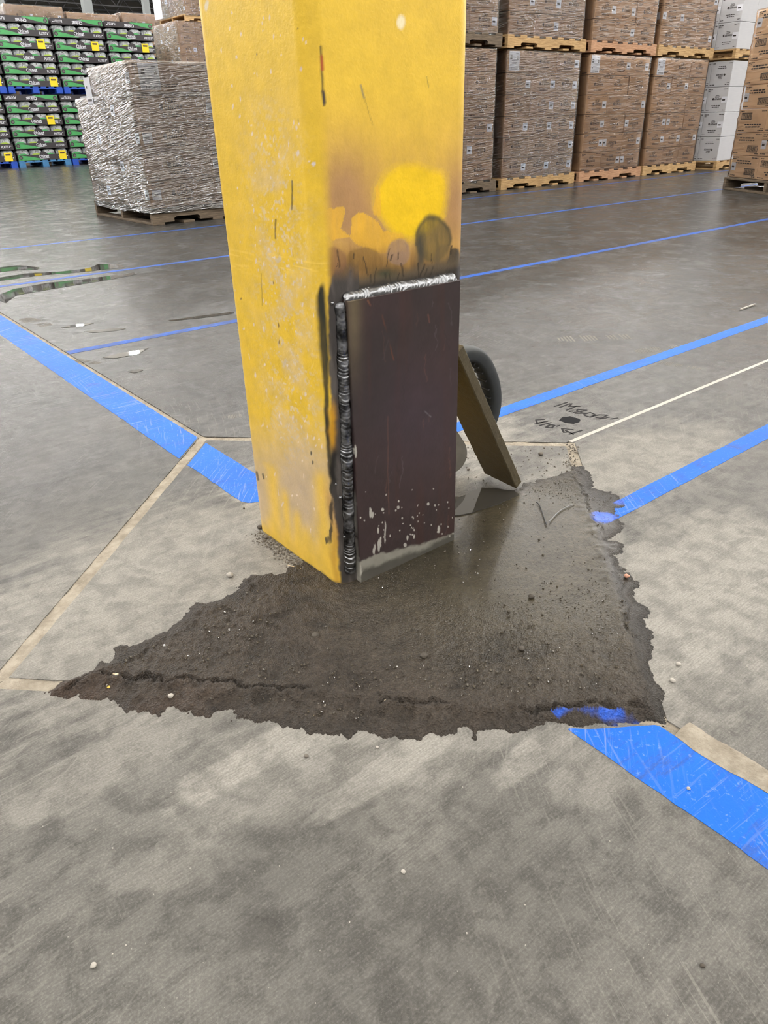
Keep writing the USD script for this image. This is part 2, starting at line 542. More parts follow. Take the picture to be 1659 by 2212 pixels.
def bar(a, b, w, h=None):
    """a square bar from a to b"""
    a, b = np.asarray(a, float), np.asarray(b, float)
    L = np.linalg.norm(b - a)
    m = trimesh.creation.box((w, h or w, L))
    z = (b - a) / L
    x = np.cross(z, (0, 0, 1.0) if abs(z[2]) < 0.95 else (1.0, 0, 0))
    x /= np.linalg.norm(x)
    T = np.eye(4)
    T[:3, 0], T[:3, 1], T[:3, 2], T[:3, 3] = x, np.cross(z, x), z, (a + b) / 2
    m.apply_transform(T)
    return m


def frame_mat(o, x, y, z):
    T = np.eye(4)
    T[:3, 0], T[:3, 1], T[:3, 2], T[:3, 3] = x, y, z, o
    return T


def ragged(pts, step, amp, seed, freq=14.0):
    """a polygon whose outline is broken up by noise"""
    ls = LineString(list(pts) + [pts[0]])
    n = max(8, int(ls.length / step))
    q = np.array([ls.interpolate(i / n, normalized=True).coords[0] for i in range(n)])
    k = np.c_[q * freq, np.full(n, seed)]
    off = np.c_[meshkit.fbm(k, 4, seed) - 0.5, meshkit.fbm(k + 31.7, 4, seed + 5) - 0.5] * 2 * amp
    return Polygon(q + off).buffer(0)


def on_front(m, h=0):
    """a mesh drawn in the xy plane, stood up so that it faces -y"""
    m = m.copy()
    m.apply_transform(np.array([[1, 0, 0, 0], [0, 0, -1, 0], [0, 1, 0, 0], [0, 0, 0, 1.0]]))
    return m


def turned(m, deg):
    m = m.copy()
    m.apply_transform(trimesh.transformations.rotation_matrix(math.radians(deg), (0, 0, 1)))
    return m


# ------------------------------------------------------------------ the room: floor
CX, CY, HD, BAND = 0.6145, 0.852, 0.5635, 0.0150


def diamond(r):
    return Polygon([(CX - r, CY), (CX, CY + r), (CX + r, CY), (CX, CY - r)])


floor = thing('floor', 'grey trowelled concrete warehouse floor with joints', None, kind='structure')
outer, inner = diamond(HD + BAND), diamond(HD - BAND)
big = sbox(-13, -13, 82, 82)
jx = sbox(0.6075, -13, 0.6205, 82)      # joint running away to the left
jy = sbox(-13, 0.8575, 82, 0.8655)      # joint running away to the right
rest = big.difference(unary_union([outer, jx, jy]))
for q in sorted(rest.geoms, key=lambda s: (round(s.centroid.x), s.centroid.y)):
    if q.area > 1:
        obj('slab', prism(q, -0.15, 0.0), M['slab'], floor)
obj('isolation_slab', prism(ragged(list(inner.exterior.coords)[:-1], 0.004, 0.0016, 3), -0.15, 0.0), M['slab'], floor,
    label='diamond of concrete round the column foot')
ring = diamond(HD + BAND + 0.002).difference(diamond(HD - BAND - 0.003))


def grid_strip(poly, step, z, amp, seed):
    x0, y0, x1, y1 = poly.bounds
    xs, ys = np.arange(x0, x1 + step, step), np.arange(y0, y1 + step, step)
    X, Y = np.meshgrid(xs, ys)
    Z = z + amp * (meshkit.fbm(np.c_[X.ravel() * 60, Y.ravel() * 60, np.zeros(X.size)], 3, seed).reshape(X.shape) - 0.5)
    ok = contains_xy(poly, X[:-1, :-1] + step / 2, Y[:-1, :-1] + step / 2)
    idx = np.arange(X.size).reshape(X.shape)
    q = np.stack([idx[:-1, :-1], idx[:-1, 1:], idx[1:, 1:], idx[1:, :-1]], -1)[ok]
    return clean(np.c_[X.ravel(), Y.ravel(), Z.ravel()], q)


def clean(v, q):
    f = np.vstack([q[:, [0, 1, 2]], q[:, [0, 2, 3]]])
    u, inv = np.unique(f, return_inverse=True)
    return tm(v[u], inv.reshape(-1, 3))


sides = [sbox(-2, CY, CX, 3), sbox(CX, CY, 3, 3), sbox(CX, -2, 3, CY), sbox(-2, -2, CX, CY)]
for k, sd in enumerate(sides):
    obj('joint_filler', grid_strip(ring.intersection(sd), 0.004, -0.0014, 0.0034, 11 + k), M['sand'], floor, smooth=True)
obj('joint_filler', b2(0.6065, 0.6215, outer.bounds[3] - 0.004, 60, -0.02, -0.002), M['sand'], floor)
obj('joint_filler', b2(0.6065, 0.6215, -12, outer.bounds[1] + 0.004, -0.02, -0.002), M['sand'], floor)
obj('joint_filler', b2(outer.bounds[2] - 0.004, 60, 0.8565, 0.8665, -0.02, 0.0004), M['white_line'], floor, label='white joint filler line')
obj('joint_filler', b2(-12, outer.bounds[0] + 0.004, 0.8565, 0.8665, -0.02, -0.002), M['sand'], floor)
# crumbled sand beside the near joint
obj('joint_filler', prism(ragged([(0.604, -0.2), (0.604, 0.262), (0.634, 0.262), (0.632, -0.2)], 0.004, 0.004, 41, 30), -0.001, 0.0009), M['sand'], floor)

PT = 0.0005
end = [(0.525, 3.6), (0.607, 3.6), (0.607, 1.02), (0.600, 1.03), (0.560, 1.058), (0.535, 1.070), (0.525, 1.085)]
near_line = [(0.527, -1.5), (0.602, -1.5), (0.606, 0.283), (0.58, 0.30), (0.54, 0.33), (0.524, 0.345)]
blue_near = ragged(near_line, 0.006, 0.0018, 21, 40)
far_aisle = sbox(0.525, 3.5, 0.607, 60)
aisle = ragged(end, 0.006, 0.0018, 22, 40)
keep = ring.buffer(0.002)
obj('blue_line', prism(aisle.difference(keep), 0.0, PT), M['blue'], floor, label='wide blue aisle line left of the column')
obj('blue_line', prism(far_aisle, 0.0, PT), M['blue_worn'], floor)
obj('blue_line', prism(blue_near, 0.0, PT), M['blue'], floor, label='wide blue line running to the lower right')


def stall(y0, y1, x0, x1, mat, seed, label):
    p = ragged([(x0, y0), (x1, y0), (x1, y1), (x0, y1)], 0.012, 0.002, seed, 25)
    obj('blue_line', prism(p.union(sbox(x1 - 0.02, y0, 40, y1)), 0.0, PT), mat, floor, label=label)


stall(1.062, 1.104, 0.80, 4.0, M['blue'], 31, 'bright blue line right behind the column')
stall(0.595, 0.635, 0.958, 4.0, M['blue'], 32, 'blue line at the right running from the wet mortar')
stall(2.335, 2.375, 0.622, 6.0, M['blue_worn'], 33, 'worn blue line crossing behind the column')
stall(3.708, 3.748, 0.0, 8.0, M['blue_worn'], 34, 'far worn blue line')
stall(5.02, 5.06, 0.0, 8.0, M['blue_worn'], 35, 'farthest faint blue line')

# handwriting on the slab: strokes as they run on the floor
INK = [[(1198, 878), (1225, 869)], [(1209, 880), (1231, 872)], [(1235, 872), (1229, 878), (1252, 878)], [(1224, 886), (1246, 877)], [(1230, 889), (1236, 888)],
       [(1267, 886), (1248, 885), (1246, 888), (1262, 893), (1244, 893), (1240, 891), (1256, 889), (1267, 886)],
       [(1262, 895), (1275, 891), (1286, 896), (1275, 901), (1264, 898)], [(1282, 899), (1295, 896), (1312, 897), (1300, 903), (1288, 902)],
       [(1290, 905), (1304, 904), (1316, 901)], [(1320, 905), (1334, 903)],
       [(1175, 906), (1158, 907), (1160, 914), (1172, 912)], [(1156, 916), (1182, 910)], [(1167, 919), (1190, 913)],
       [(1180, 923), (1188, 917), (1198, 919), (1192, 924), (1180, 923)], [(1203, 921), (1208, 919)],
       [(1237, 928), (1214, 926), (1218, 934), (1226, 933)], [(1222, 930), (1238, 938)], [(1230, 938), (1256, 930)]]
for s in INK:
    ls = LineString([tuple(gnd(*q)) for q in s]).buffer(0.0023, cap_style=1)
    obj('marker_stroke', prism(ls, 0.0, 0.0003), M['marker_faded'], floor)
blob = ragged([tuple(gnd(*q)) for q in ((1207, 909), (1216, 901), (1232, 899), (1244, 903), (1254, 907), (1252, 912), (1238, 916), (1222, 914))], 0.004, 0.004, 71, 60)
obj('marker_blot', prism(blob, 0.0, 0.0003), M['marker'], floor)

# pale dusty shoe prints: rows of tread marks
g = G()
M['print_dust'] = g.principled('pale_dust', base_color=g.mix(g.noise(g.pos(), 60.0, 3), lin(84, 81, 77), lin(140, 136, 128)), roughness=0.9, specular_ior_level=0.1)
for (hu, hv), (tu, tv_) in (((1362, 727), (1205, 733)), ((1478, 748), (1372, 760)), ((1515, 797), (1425, 783)), ((104, 704), (50, 688)), ((215, 785), (160, 778)), ((560, 893), (485, 902))):
    a_, b_ = gnd(hu, hv), gnd(tu, tv_)
    L_ = np.linalg.norm(b_ - a_)
    d_ = (b_ - a_) / L_
    n_ = np.array([-d_[1], d_[0]])
    bars_ = []
    for k in range(22):
        t_ = (k + 0.5) / 22
        if 0.30 < t_ < 0.44 or RNG.random() < 0.16:
            continue
        hw = (0.034 if t_ < 0.3 else 0.044 * math.sqrt(max(0.05, 1 - ((t_ - 0.70) / 0.32) ** 2))) * min(1.0, L_ / 0.26) * RNG.uniform(0.75, 1.0)
        c_ = a_ + d_ * t_ * L_
        w_ = 0.0032 * min(1.0, L_ / 0.26)
        bars_.append(Polygon([c_ - n_ * hw - d_ * w_, c_ + n_ * hw + d_ * w_ * 0.2, c_ + n_ * hw + d_ * w_ * 1.6, c_ - n_ * hw + d_ * w_ * 1.2]))
    obj('shoe_print', prism(unary_union(bars_), 0.0, 0.0003), M['print_dust'], floor, label='pale dusty shoe print')

# standing water on the polished floor
PUD = [([(0, 578), (40, 573), (84, 578), (80, 583), (40, 584), (0, 588)], 'small dark puddle at the left edge, farthest one'),
       ([(0, 600), (60, 590), (120, 588), (190, 580), (215, 570), (262, 572), (268, 578), (235, 582), (150, 590), (80, 596), (0, 607)], 'long thin puddle just beyond the worn blue line at left'),
       ([(0, 636), (30, 625), (100, 612), (180, 604), (290, 589), (298, 592), (240, 604), (130, 622), (34, 638), (14, 655), (0, 650)], 'long puddle on the near side of the worn blue line at left'),
       ([(180, 716), (250, 709), (275, 710), (250, 715), (200, 719)], 'short puddle streak with a bright glint, left of the column'),
       ([(225, 773), (262, 763), (300, 757), (320, 752), (295, 766), (250, 775)], 'puddle streak with a white glint above the aisle line'),
       ([(366, 692), (430, 683), (505, 673), (505, 677), (430, 688), (370, 694)], 'thin wet streak touching the left edge of the column'),
       ([(275, 803), (300, 797), (312, 799), (290, 806)], 'small damp oval spot above the aisle line'),
       ([(132, 708), (160, 701), (208, 697), (180, 704), (150, 707)], 'narrow wet smear beside the pale shoe print')]
for k, (pts, lab) in enumerate(PUD):
    q = ragged([tuple(gnd(*a)) for a in pts], 0.012, 0.010, 81 + k, 9)
    obj('puddle', prism(q, 0.0002, 0.0009), M['water'], None, lab, 'puddle')


# ------------------------------------------------------------------ fresh mortar round the column foot
OUT = [(112, 1500), (150, 1472), (190, 1452), (232, 1428), (240, 1402), (300, 1388), (360, 1366), (405, 1337), (415, 1303), (440, 1302), (470, 1295), (500, 1280),
       (520, 1262), (538, 1241), (560, 1244), (590, 1240), (620, 1236), (650, 1212), (760, 1150), (900, 1085), (985, 1075), (1060, 1064), (1113, 1060), (1136, 1045),
       (1190, 1033), (1230, 1014), (1255, 1008), (1268, 1020), (1275, 1058), (1332, 1064), (1346, 1082), (1334, 1100), (1332, 1116), (1346, 1128), (1342, 1150),
       (1322, 1165), (1342, 1182), (1334, 1202), (1346, 1232), (1366, 1240), (1386, 1262), (1372, 1286), (1391, 1320), (1396, 1352), (1406, 1380), (1402, 1412),
       (1413, 1450), (1421, 1486), (1433, 1530), (1437, 1560), (1400, 1560), (1330, 1566), (1260, 1572), (1200, 1560), (1160, 1570), (1100, 1580), (1042, 1579),
       (1030, 1593), (1010, 1579), (950, 1590), (900, 1598), (840, 1586), (760, 1590), (700, 1586), (640, 1580), (600, 1560), (570, 1552), (540, 1560), (500, 1541),
       (440, 1546), (390, 1536), (330, 1539), (280, 1536), (270, 1516), (200, 1511), (150, 1506)]
RIDGES = [([(150, 1490), (190, 1466), (245, 1460), (310, 1472), (370, 1480), (420, 1477), (470, 1484), (560, 1490), (650, 1497), (780, 1520), (900, 1528), (1060, 1535), (1200, 1537), (1330, 1532), (1392, 1528)], 1.0),
          ([(1238, 1018), (1256, 1060), (1282, 1120), (1310, 1180), (1335, 1250), (1352, 1330), (1372, 1400), (1392, 1470), (1398, 1530)], 0.45),
          ([(560, 1245), (480, 1300), (380, 1370), (300, 1420), (240, 1450)], 0.25)]


def build_mortar():
    step = 0.0022
    P = Polygon([tuple(gnd(*q)) for q in OUT]).buffer(0)
    x0, y0, x1, y1 = P.buffer(0.03).bounds
    xs, ys = np.arange(x0, x1, step), np.arange(y0, y1, step)
    X, Y = np.meshgrid(xs, ys)
    k = np.c_[X.ravel(), Y.ravel(), np.zeros(X.size)]
    jx_ = (meshkit.fbm(k * 55, 4, 1).reshape(X.shape) - 0.5) * 0.03
    jy_ = (meshkit.fbm(k * 55 + 9, 4, 2).reshape(X.shape) - 0.5) * 0.03
    ins = contains_xy(P, X + jx_, Y + jy_)
    sd = (ndimage.distance_transform_edt(ins) - ndimage.distance_transform_edt(~ins)) * step
    t = np.clip(sd / 0.02, -0.4, 1)
    dish = np.clip((np.hypot(X - 0.70, Y - 0.72) - 0.16) / 0.22, 0, 1)
    ht = (0.0010 + 0.0030 * dish) * (1 - (1 - np.clip(t, 0, 1)) ** 2) + np.minimum(t, 0) * 0.006
    u, v = pix(np.stack([X, Y, np.zeros_like(X)], -1))
    # rough rim, smooth wet middle
    cen = np.hypot((X - 0.80) / 0.36, (Y - 0.66) / 0.36)
    rough = np.clip((cen - 0.55) / 0.45, 0, 1)
    leftness = np.clip((620 - u) / 330, 0, 1)
    low = np.clip((v - 1400) / 110, 0, 1)
    rough = np.clip(np.maximum(rough * 0.8, np.maximum(leftness, low)), 0.0, 1)
    film = np.clip((u - (1238 + (v - 1018) * 0.325)) / 18, 0, 1) * (v > 1000)     # thin damp film beyond the right-hand joint
    rough *= 1 - 0.9 * film
    f1 = meshkit.fbm(k * 130, 4, 5).reshape(X.shape) - 0.5
    f2 = meshkit.fbm(k * 38, 4, 6).reshape(X.shape) - 0.5
    f3 = meshkit.fbm(k * 9, 3, 8).reshape(X.shape) - 0.5
    Z = ht * (1 - 0.75 * film) + np.clip(t, 0, 1) * ((0.0003 + 0.0070 * rough) * f1 + (0.0004 + 0.007 * rough) * f2 + (0.0008 + 0.003 * dish) * f3 * (1 - film))
    crack = np.zeros_like(X)
    crack_n = np.zeros_like(X)
    for pts, a in RIDGES:
        L = LineString([tuple(gnd(*q)) for q in pts])
        pp = np.array([L.interpolate(s, normalized=True).coords[0] for s in np.linspace(0, 1, 500)])
        from scipy.spatial import cKDTree
        d = cKDTree(pp).query(np.c_[(X + jx_ * 1.0).ravel(), (Y + jy_ * 1.0).ravel()])[0].reshape(X.shape)
        gate = np.clip((meshkit.fbm(k * 16 + 3, 3, 12).reshape(X.shape) - 0.30) / 0.12, 0, 1)
        Z += a * np.clip(t, 0, 1) * 0.0060 * np.exp(-(d / 0.016) ** 2) * (1 - film * 0.5)
        Z -= a * np.clip(t, 0, 1) * 0.008 * np.exp(-(d / 0.0022) ** 2) * gate
        crack = np.maximum(crack, a * np.exp(-(d / 0.02) ** 2))
        crack_n = np.maximum(crack_n, a * gate * np.exp(-(d / 0.003) ** 2))
    # trampled hole on the left ridge
    hx, hy = gnd(425, 1481)
    Z -= 0.007 * np.exp(-(((X - hx) / 0.013) ** 2 + ((Y - hy) / 0.010) ** 2)) * np.clip(f1 * 4 + 0.8, 0, 1.4)
    Z = np.maximum(Z, np.where(t > 0.05, 0.0007, -0.004))
    pool = np.clip(1.15 - cen, 0, 1) * (1 - leftness)
    c_dry = np.array(lin(56, 49, 42)); c_wet = np.array(lin(56, 51, 39)); c_rim = np.array(lin(44, 39, 34)); c_film = np.array(lin(43, 39, 34))
    w = np.clip(pool * 1.5, 0, 1)[..., None]
    col = c_dry * (1 - w) + c_wet * w
    rim = np.clip(1 - sd / 0.03, 0, 1)[..., None]
    col = col * (1 - 0.6 * rim) + c_rim * 0.6 * rim
    col = col * (1 - film[..., None]) + c_film * film[..., None]
    red = (np.clip((560 - u) / 380, 0, 1) * np.clip((v - 1440) / 60, 0, 1) * np.clip(f3 * 3 + 0.6, 0, 1))[..., None]
    col = col * (1 - 0.5 * red) + np.array(lin(70, 50, 38)) * 0.5 * red
    col = col * (0.80 + 0.8 * (f2 + 0.28) + 0.5 * f3)[..., None]
    dk = np.clip((-f2 - 0.16) * 5, 0, 1) * rough
    col = col * (1 - 0.35 * dk[..., None])
    col = col * (1 - 0.45 * np.clip(crack_n, 0, 1))[..., None]
    # the blue line shows through the film where it runs under it
    fn = meshkit.fbm(k * 26, 4, 22).reshape(X.shape)
    bl = np.zeros_like(X)
    bl = np.maximum(bl, (np.abs(Y - 0.615) < 0.02) * (X > 0.93) * np.clip((fn - 0.46) * 6, 0, 1) * film)
    bl = np.maximum(bl, (X > 0.527) * (X < 0.60) * (v > 1542) * np.clip((fn - 0.44) * 8, 0, 1))
    col = col * (1 - bl[..., None]) + np.array(lin(44, 88, 190)) * bl[..., None]
    wet = np.clip(np.maximum(pool * 1.4, film * 0.55), 0, 1) * np.clip(sd / 0.012, 0, 1)
    keepc = (sd > -0.005)
    q = keepc[:-1, :-1] & keepc[:-1, 1:] & keepc[1:, 1:] & keepc[1:, :-1]
    # leave out what stands under the column
    q &= ~((X[:-1, :-1] > 0.512) & (X[:-1, :-1] < 0.725) & (Y[:-1, :-1] > 0.752) & (Y[:-1, :-1] < 0.95))
    idx = np.arange(X.size).reshape(X.shape)
    quads = np.stack([idx[:-1, :-1], idx[:-1, 1:], idx[1:, 1:], idx[1:, :-1]], -1)[q]
    un, inv = np.unique(quads, return_inverse=True)
    quads = inv.reshape(-1, 4)
    f = np.vstack([quads[:, [0, 1, 2]], quads[:, [0, 2, 3]]])
    V = np.c_[X.ravel(), Y.ravel(), Z.ravel()][un]
    paint = np.clip(col.reshape(-1, 3)[un], 0, 1)
    ringz = np.exp(-((cen - 0.72) / 0.22) ** 2) * (v > 1130) * np.clip(sd / 0.03, 0, 1) * (1 - film)
    wetp = np.c_[wet.reshape(-1)[un], np.clip(0.12 + ringz, 0, 1).reshape(-1)[un], wet.reshape(-1)[un]]
    m = obj('mortar_patch', tm(V, f), M['mortar'], None, 'dark wet patch of fresh mortar spread round the foot of the yellow column', 'mortar', smooth=True, paint=paint)
    UsdGeom.PrimvarsAPI(m).CreatePrimvar('wet', Sdf.ValueTypeNames.Color3fArray, 'vertex').Set(Vt.Vec3fArray.FromNumpy(wetp.astype(np.float32)))


build_mortar()
# the clear water that collects behind the plate
wp = ragged([tuple(gnd(*q)) for q in ((984, 1080), (1040, 1058), (1075, 1060), (1112, 1062), (1118, 1072), (1075, 1092), (1020, 1110), (984, 1118))], 0.004, 0.009, 91, 38)
obj('puddle', prism(wp, 0.0003, 0.0030), M['water'], None, 'shallow pool of clear water on the mortar between steel plate and leaning float', 'puddle')


# ------------------------------------------------------------------ the yellow column
X0, Y0, WC, RC = 0.4985, 0.7379, 0.2427, 0.022
X1, Y1 = X0 + WC, Y0 + WC


def in_poly(pts, u, v):
    return contains_xy(Polygon(pts).buffer(0), u, v)


def lay(col, mask, c):
    m = np.clip(mask, 0, 1)[:, None]
    return col * (1 - m) + np.array(c) * m


def ramp(x, a, b):
    t = np.clip((x - a) / (b - a), 0, 1)
    return t * t * (3 - 2 * t)


def build_column():
    root = thing('column', 'yellow painted square steel column with a dark plate welded on its foot', 'column')
    st = 0.0015
    # perimeter: up the back of the left face, left face, corner, front face, corner, right face, back
    left = [(X0, y) for y in np.arange(Y1 - RC, Y0 + RC, -st)]
    arc = lambda cx, cy, a0, a1, n: [(cx + RC * math.cos(a), cy + RC * math.sin(a)) for a in np.linspace(a0, a1, n)]
    ring_ = arc(X0 + RC, Y1 - RC, PI / 2, PI, 10)[:-1] + left + arc(X0 + RC, Y0 + RC, PI, 1.5 * PI, 24) + [(x, Y0) for x in np.arange(X0 + RC + st, X1 - RC, st)] \
        + arc(X1 - RC, Y0 + RC, 1.5 * PI, 2 * PI, 12) + arc(X1 - RC, Y1 - RC, 0, PI / 2, 8)
    ring_ = np.array(ring_)
    n = len(ring_)
    zs = np.concatenate([[-0.05], np.arange(-0.003, 0.82, st), [0.9, 1.2, 2.0, 3.5, 6.3]])
    P = np.concatenate([np.tile(ring_[None], (len(zs), 1, 1)), np.tile(zs[:, None, None], (1, n, 1))], -1).reshape(-1, 3)
    i, j = np.meshgrid(np.arange(len(zs) - 1), np.arange(n), indexing='ij')
    q = np.stack([i * n + j, i * n + (j + 1) % n, (i + 1) * n + (j + 1) % n, (i + 1) * n + j], -1).reshape(-1, 4)
    u, v = pix(P)
    seen = (P[:, 2] < 0.85) & (P[:, 1] < Y1 - RC + 0.001) | (P[:, 2] < 0.85) & (P[:, 0] < X0 + RC)
    seen &= ~((P[:, 0] > X1 - 0.004) & (P[:, 1] > Y0 + RC))
    x, y, z = P.T
    s3 = lambda sc, sd, o=4, st_=(1, 1, 1): meshkit.fbm(P * sc * np.array(st_), o, sd)
    nA, nB, nC = s3(22, 1), s3(70, 2), s3(8, 3)
    nV = meshkit.fbm(P * np.array([140, 140, 16]), 4, 4)      # stretched upright
    nU = meshkit.fbm(P * np.array([26, 26, 260]), 3, 14)
    uj, vj = u + (nA - 0.5) * 30 + (nB - 0.5) * 16, v + (s3(22, 11) - 0.5) * 30 + (s3(70, 12) - 0.5) * 16
    us, vs = u + (nA - 0.5) * 12 + (nB - 0.5) * 8, v + (s3(22, 11) - 0.5) * 12 + (s3(70, 12) - 0.5) * 8
    front = np.clip((x - (X0 + 0.010)) / 0.012, 0, 1) * (y < Y0 + 0.012)
    lf = 1 - front
    YEL = np.array(lin(232, 193, 58))
    col = np.tile(YEL, (len(P), 1))
    col = lay(col, 0.35 * (nC - 0.3), lin(230, 188, 76))
    # ---- left face: chalky wear in a tall band beside the corner, scuffs, white flecks
    band = np.exp(-((u - (560 + v * 0.085)) / 55) ** 2) * ramp(v, 120, 420)
    col = lay(col, lf * 0.6 * band * ramp(nA + 0.3 * nB, 0.45, 0.8), lin(218, 194, 152))
    col = lay(col, lf * 0.75 * band * ramp(nB * 0.3 + s3(230, 7, 3) * 0.75, 0.56, 0.66), lin(212, 196, 172))
    pale = ramp(v, 880, 1060) * ramp(v + (nC - 0.5) * 160, 1225, 1120) * lf
    col = lay(col, pale * ramp(nA * 0.7 + nC * 0.5 + ramp(u, 570, 680) * 0.2, 0.14, 0.42) * 0.92, lin(196, 174, 146))
    for (dx, wd, top) in ((588, 14, 990), (636, 12, 1085), (655, 16, 1120), (700, 18, 1000), (612, 9, 1040)):
        drip = np.exp(-((u + (nC - 0.5) * 26 - dx - (v - 1100) * 0.05) / wd) ** 2) * ramp(v, top, top + 40) * lf
        col = lay(col, drip * 0.9, lin(232, 192, 72))
    col = lay(col, lf * ramp(v + (nA - 0.5) * 60, 1105 + (u - 560) * 0.36, 1165 + (u - 560) * 0.36) * 0.8, lin(232, 192, 76))
    col = lay(col, lf * 0.8 * ramp(nU, 0.62, 0.7) * np.exp(-((v - 560 - (u - 520) * 0.12) / 24) ** 2), lin(244, 208, 96))
    rg = np.random.default_rng(5)
    for _ in range(150):
        fu = rg.normal(600, 55) if rg.random() < 0.6 else rg.uniform(450, 690)
        fv = rg.uniform(20, 1150)
        fu += (fv - 500) * 0.085
        a, b = rg.uniform(0.8, 2.0), rg.uniform(1.5, 6.0)
        d = ((us - fu) / a) ** 2 + ((vs - fv) / b) ** 2
        col = lay(col, lf * np.clip(1.6 - d, 0, 1), lin(226, 206, 186) if rg.random() < 0.95 else lin(150, 118, 60))
    for fu, fv, a, b, c in ((868, 45, 9, 16, (246, 232, 190)), (676, 357, 5, 4, (214, 204, 204)), (645, 333, 3, 7, (224, 206, 190)), (653, 148, 3, 4, (214, 196, 196)),
                            (447, 12, 4, 12, (230, 214, 180))):
        col = lay(col, np.clip(1.5 - ((us - fu) / a) ** 2 - ((vs - fv) / b) ** 2, 0, 1), lin(*c))
    # dark scores and rust nicks
    for a, b, wd, c, k in (((630, 390), (630, 452), 1.6, (96, 84, 44), 0.8), ((594, 475), (594, 515), 1.8, (120, 100, 44), 0.8), ((563, 590), (566, 660), 1.0, (150, 118, 50), 0.6),
                           ((692, 100), (700, 228), 2.4, (70, 58, 36), 0.8), ((694, 122), (697, 150), 3.4, (176, 84, 40), 0.9), ((698, 198), (701, 222), 3.6, (44, 46, 52), 0.95),
                           ((780, 184), (788, 212), 2.0, (120, 116, 96), 0.8), ((788, 212), (805, 270), 1.0, (170, 140, 50), 0.7), ((922, 165), (925, 188), 1.0, (150, 130, 50), 0.7),
                           ((554, 1020), (558, 1036), 2.4, (60, 56, 50), 0.8), ((568, 1024), (570, 1034), 1.6, (60, 56, 50), 0.8)):
        a, b = np.array(a, float), np.array(b, float)
        t = np.clip(((u - a[0]) * (b - a)[0] + (v - a[1]) * (b - a)[1]) / ((b - a) @ (b - a)), 0, 1)
        d = np.hypot(us * 0.3 + u * 0.7 - a[0] - t * (b - a)[0], v - a[1] - t * (b - a)[1])
        col = lay(col, k * np.clip(1.5 - d / wd, 0, 1), lin(*c))
    # ---- front face: heat haze over the paint, fresh blob, scorched brush marks
    haze = ramp(v, 150, 470) * front
    col = lay(col, haze * (0.45 + 0.5 * nV), lin(206, 160, 82))
    hz2 = (np.exp(-((u - 745) / 62) ** 2 - ((v - 425) / 105) ** 2) + 0.9 * np.exp(-((u - 985) / 28) ** 2 - ((v - 440) / 110) ** 2)
           + 0.7 * np.exp(-((u - 850) / 90) ** 2 - ((v - 500) / 60) ** 2))
    col = lay(col, front * np.clip(hz2, 0, 0.9), lin(172, 132, 92))
    blob_ = [(818, 462), (812, 420), (830, 382), (862, 359), (900, 355), (932, 368), (962, 376), (966, 420), (960, 470), (930, 500), (890, 520), (850, 505)]
    fresh = np.array(lin(240, 198, 22))
    soft = np.mean([in_poly(blob_, us + a_, vs + b_) for a_, b_ in ((0, 0), (7, 3), (-6, 5), (3, -8), (-3, -5), (10, -3), (-9, 8), (4, 11), (0, -12), (13, 6))], 0)
    col = lay(col, front * np.clip(soft * 1.15, 0, 1), fresh)
    for pts in ([(690, 470), (700, 455), (722, 452), (744, 448), (748, 455), (735, 492), (750, 505), (760, 512), (720, 520), (700, 500)],
                [(757, 515), (760, 470), (775, 458), (790, 462), (815, 480), (830, 500), (870, 505), (880, 540), (820, 545), (770, 530)],
                [(806, 465), (812, 405), (818, 400), (822, 470)]):
        col = lay(col, front * 0.85 * in_poly(pts, us, vs) * (0.55 + 0.7 * nV), lin(232, 180, 52))
    rag = 30 * (nA - 0.5) + 50 * (nV - 0.5)
    col = lay(col, front * ramp(v + rag, 520, 560) * 0.75, lin(150, 112, 62))
    col = lay(col, front * ramp(v + rag, 548, 585) * (0.5 + 0.6 * nV), lin(112, 84, 48))
    for (fu, fv, a, b, c, k) in ((722, 565, 30, 34, (130, 92, 66), 0.7), (862, 545, 26, 30, (150, 124, 108), 0.8), (790, 560, 40, 26, (120, 90, 40), 0.6),
                                 (935, 515, 40, 52, (96, 84, 50), 0.9), (960, 560, 24, 36, (110, 92, 60), 0.7), (980, 565, 14, 30, (54, 52, 46), 0.9)):
        d = np.hypot((us - fu) / a, (vs - fv) / b)
        col = lay(col, front * k * ramp(d, 1.05, 0.85) * (0.55 + 0.7 * nV), lin(*c))
    arcd = np.hypot((us - 935) / 40, (vs - 515) / 46)
    col = lay(col, front * np.exp(-((arcd - 0.92) / 0.09) ** 2) * (v < 530) * 0.55, lin(64, 62, 48))
    col = lay(col, front * np.exp(-((us - 908) / 10) ** 2) * ramp(v, 480, 520) * ramp(v, 600, 560) * 0.9, lin(60, 60, 52))
    # dark heat-stained band over the top weld
    topw = 640 - (u - 740) * 0.165
    dv = topw - v
    col = lay(col, front * ramp(dv + (nA - 0.5) * 30, 48, 26), lin(92, 80, 62))
    col = lay(col, front * ramp(dv + (nA - 0.5) * 24, 30, 12), lin(52, 47, 42))
    col = lay(col, front * np.exp(-((us - 832) / 26) ** 2 - ((vs - 590) / 12) ** 2) * 0.9, lin(58, 62, 44))
    for _ in range(26):
        fu, fv = rg.uniform(715, 985), rg.uniform(530, 600)
        L_, sl = rg.uniform(8, 40), rg.uniform(-0.35, 0.35)
        t = np.clip((v - fv) / L_, 0, 1)
        d = np.hypot(us - fu - sl * t * L_, v - fv - t * L_)
        col = lay(col, front * 0.85 * np.clip(1.4 - d / rg.uniform(0.8, 1.8), 0, 1), lin(44, 36, 26))
    # ---- ground-bright strip for the weld, with the black flame mark beside it
    edge_l = np.interp(v, [560, 600, 640, 900, 1050, 1120, 1250], [735, 716, 706, 716, 712, 724, 734])
    strip = front_strip = ramp(u + (nB - 0.5) * 10, edge_l - 3, edge_l + 4) * ramp(v + (nA - 0.5) * 40, 565, 620) * (u < 775) * (v > 560)
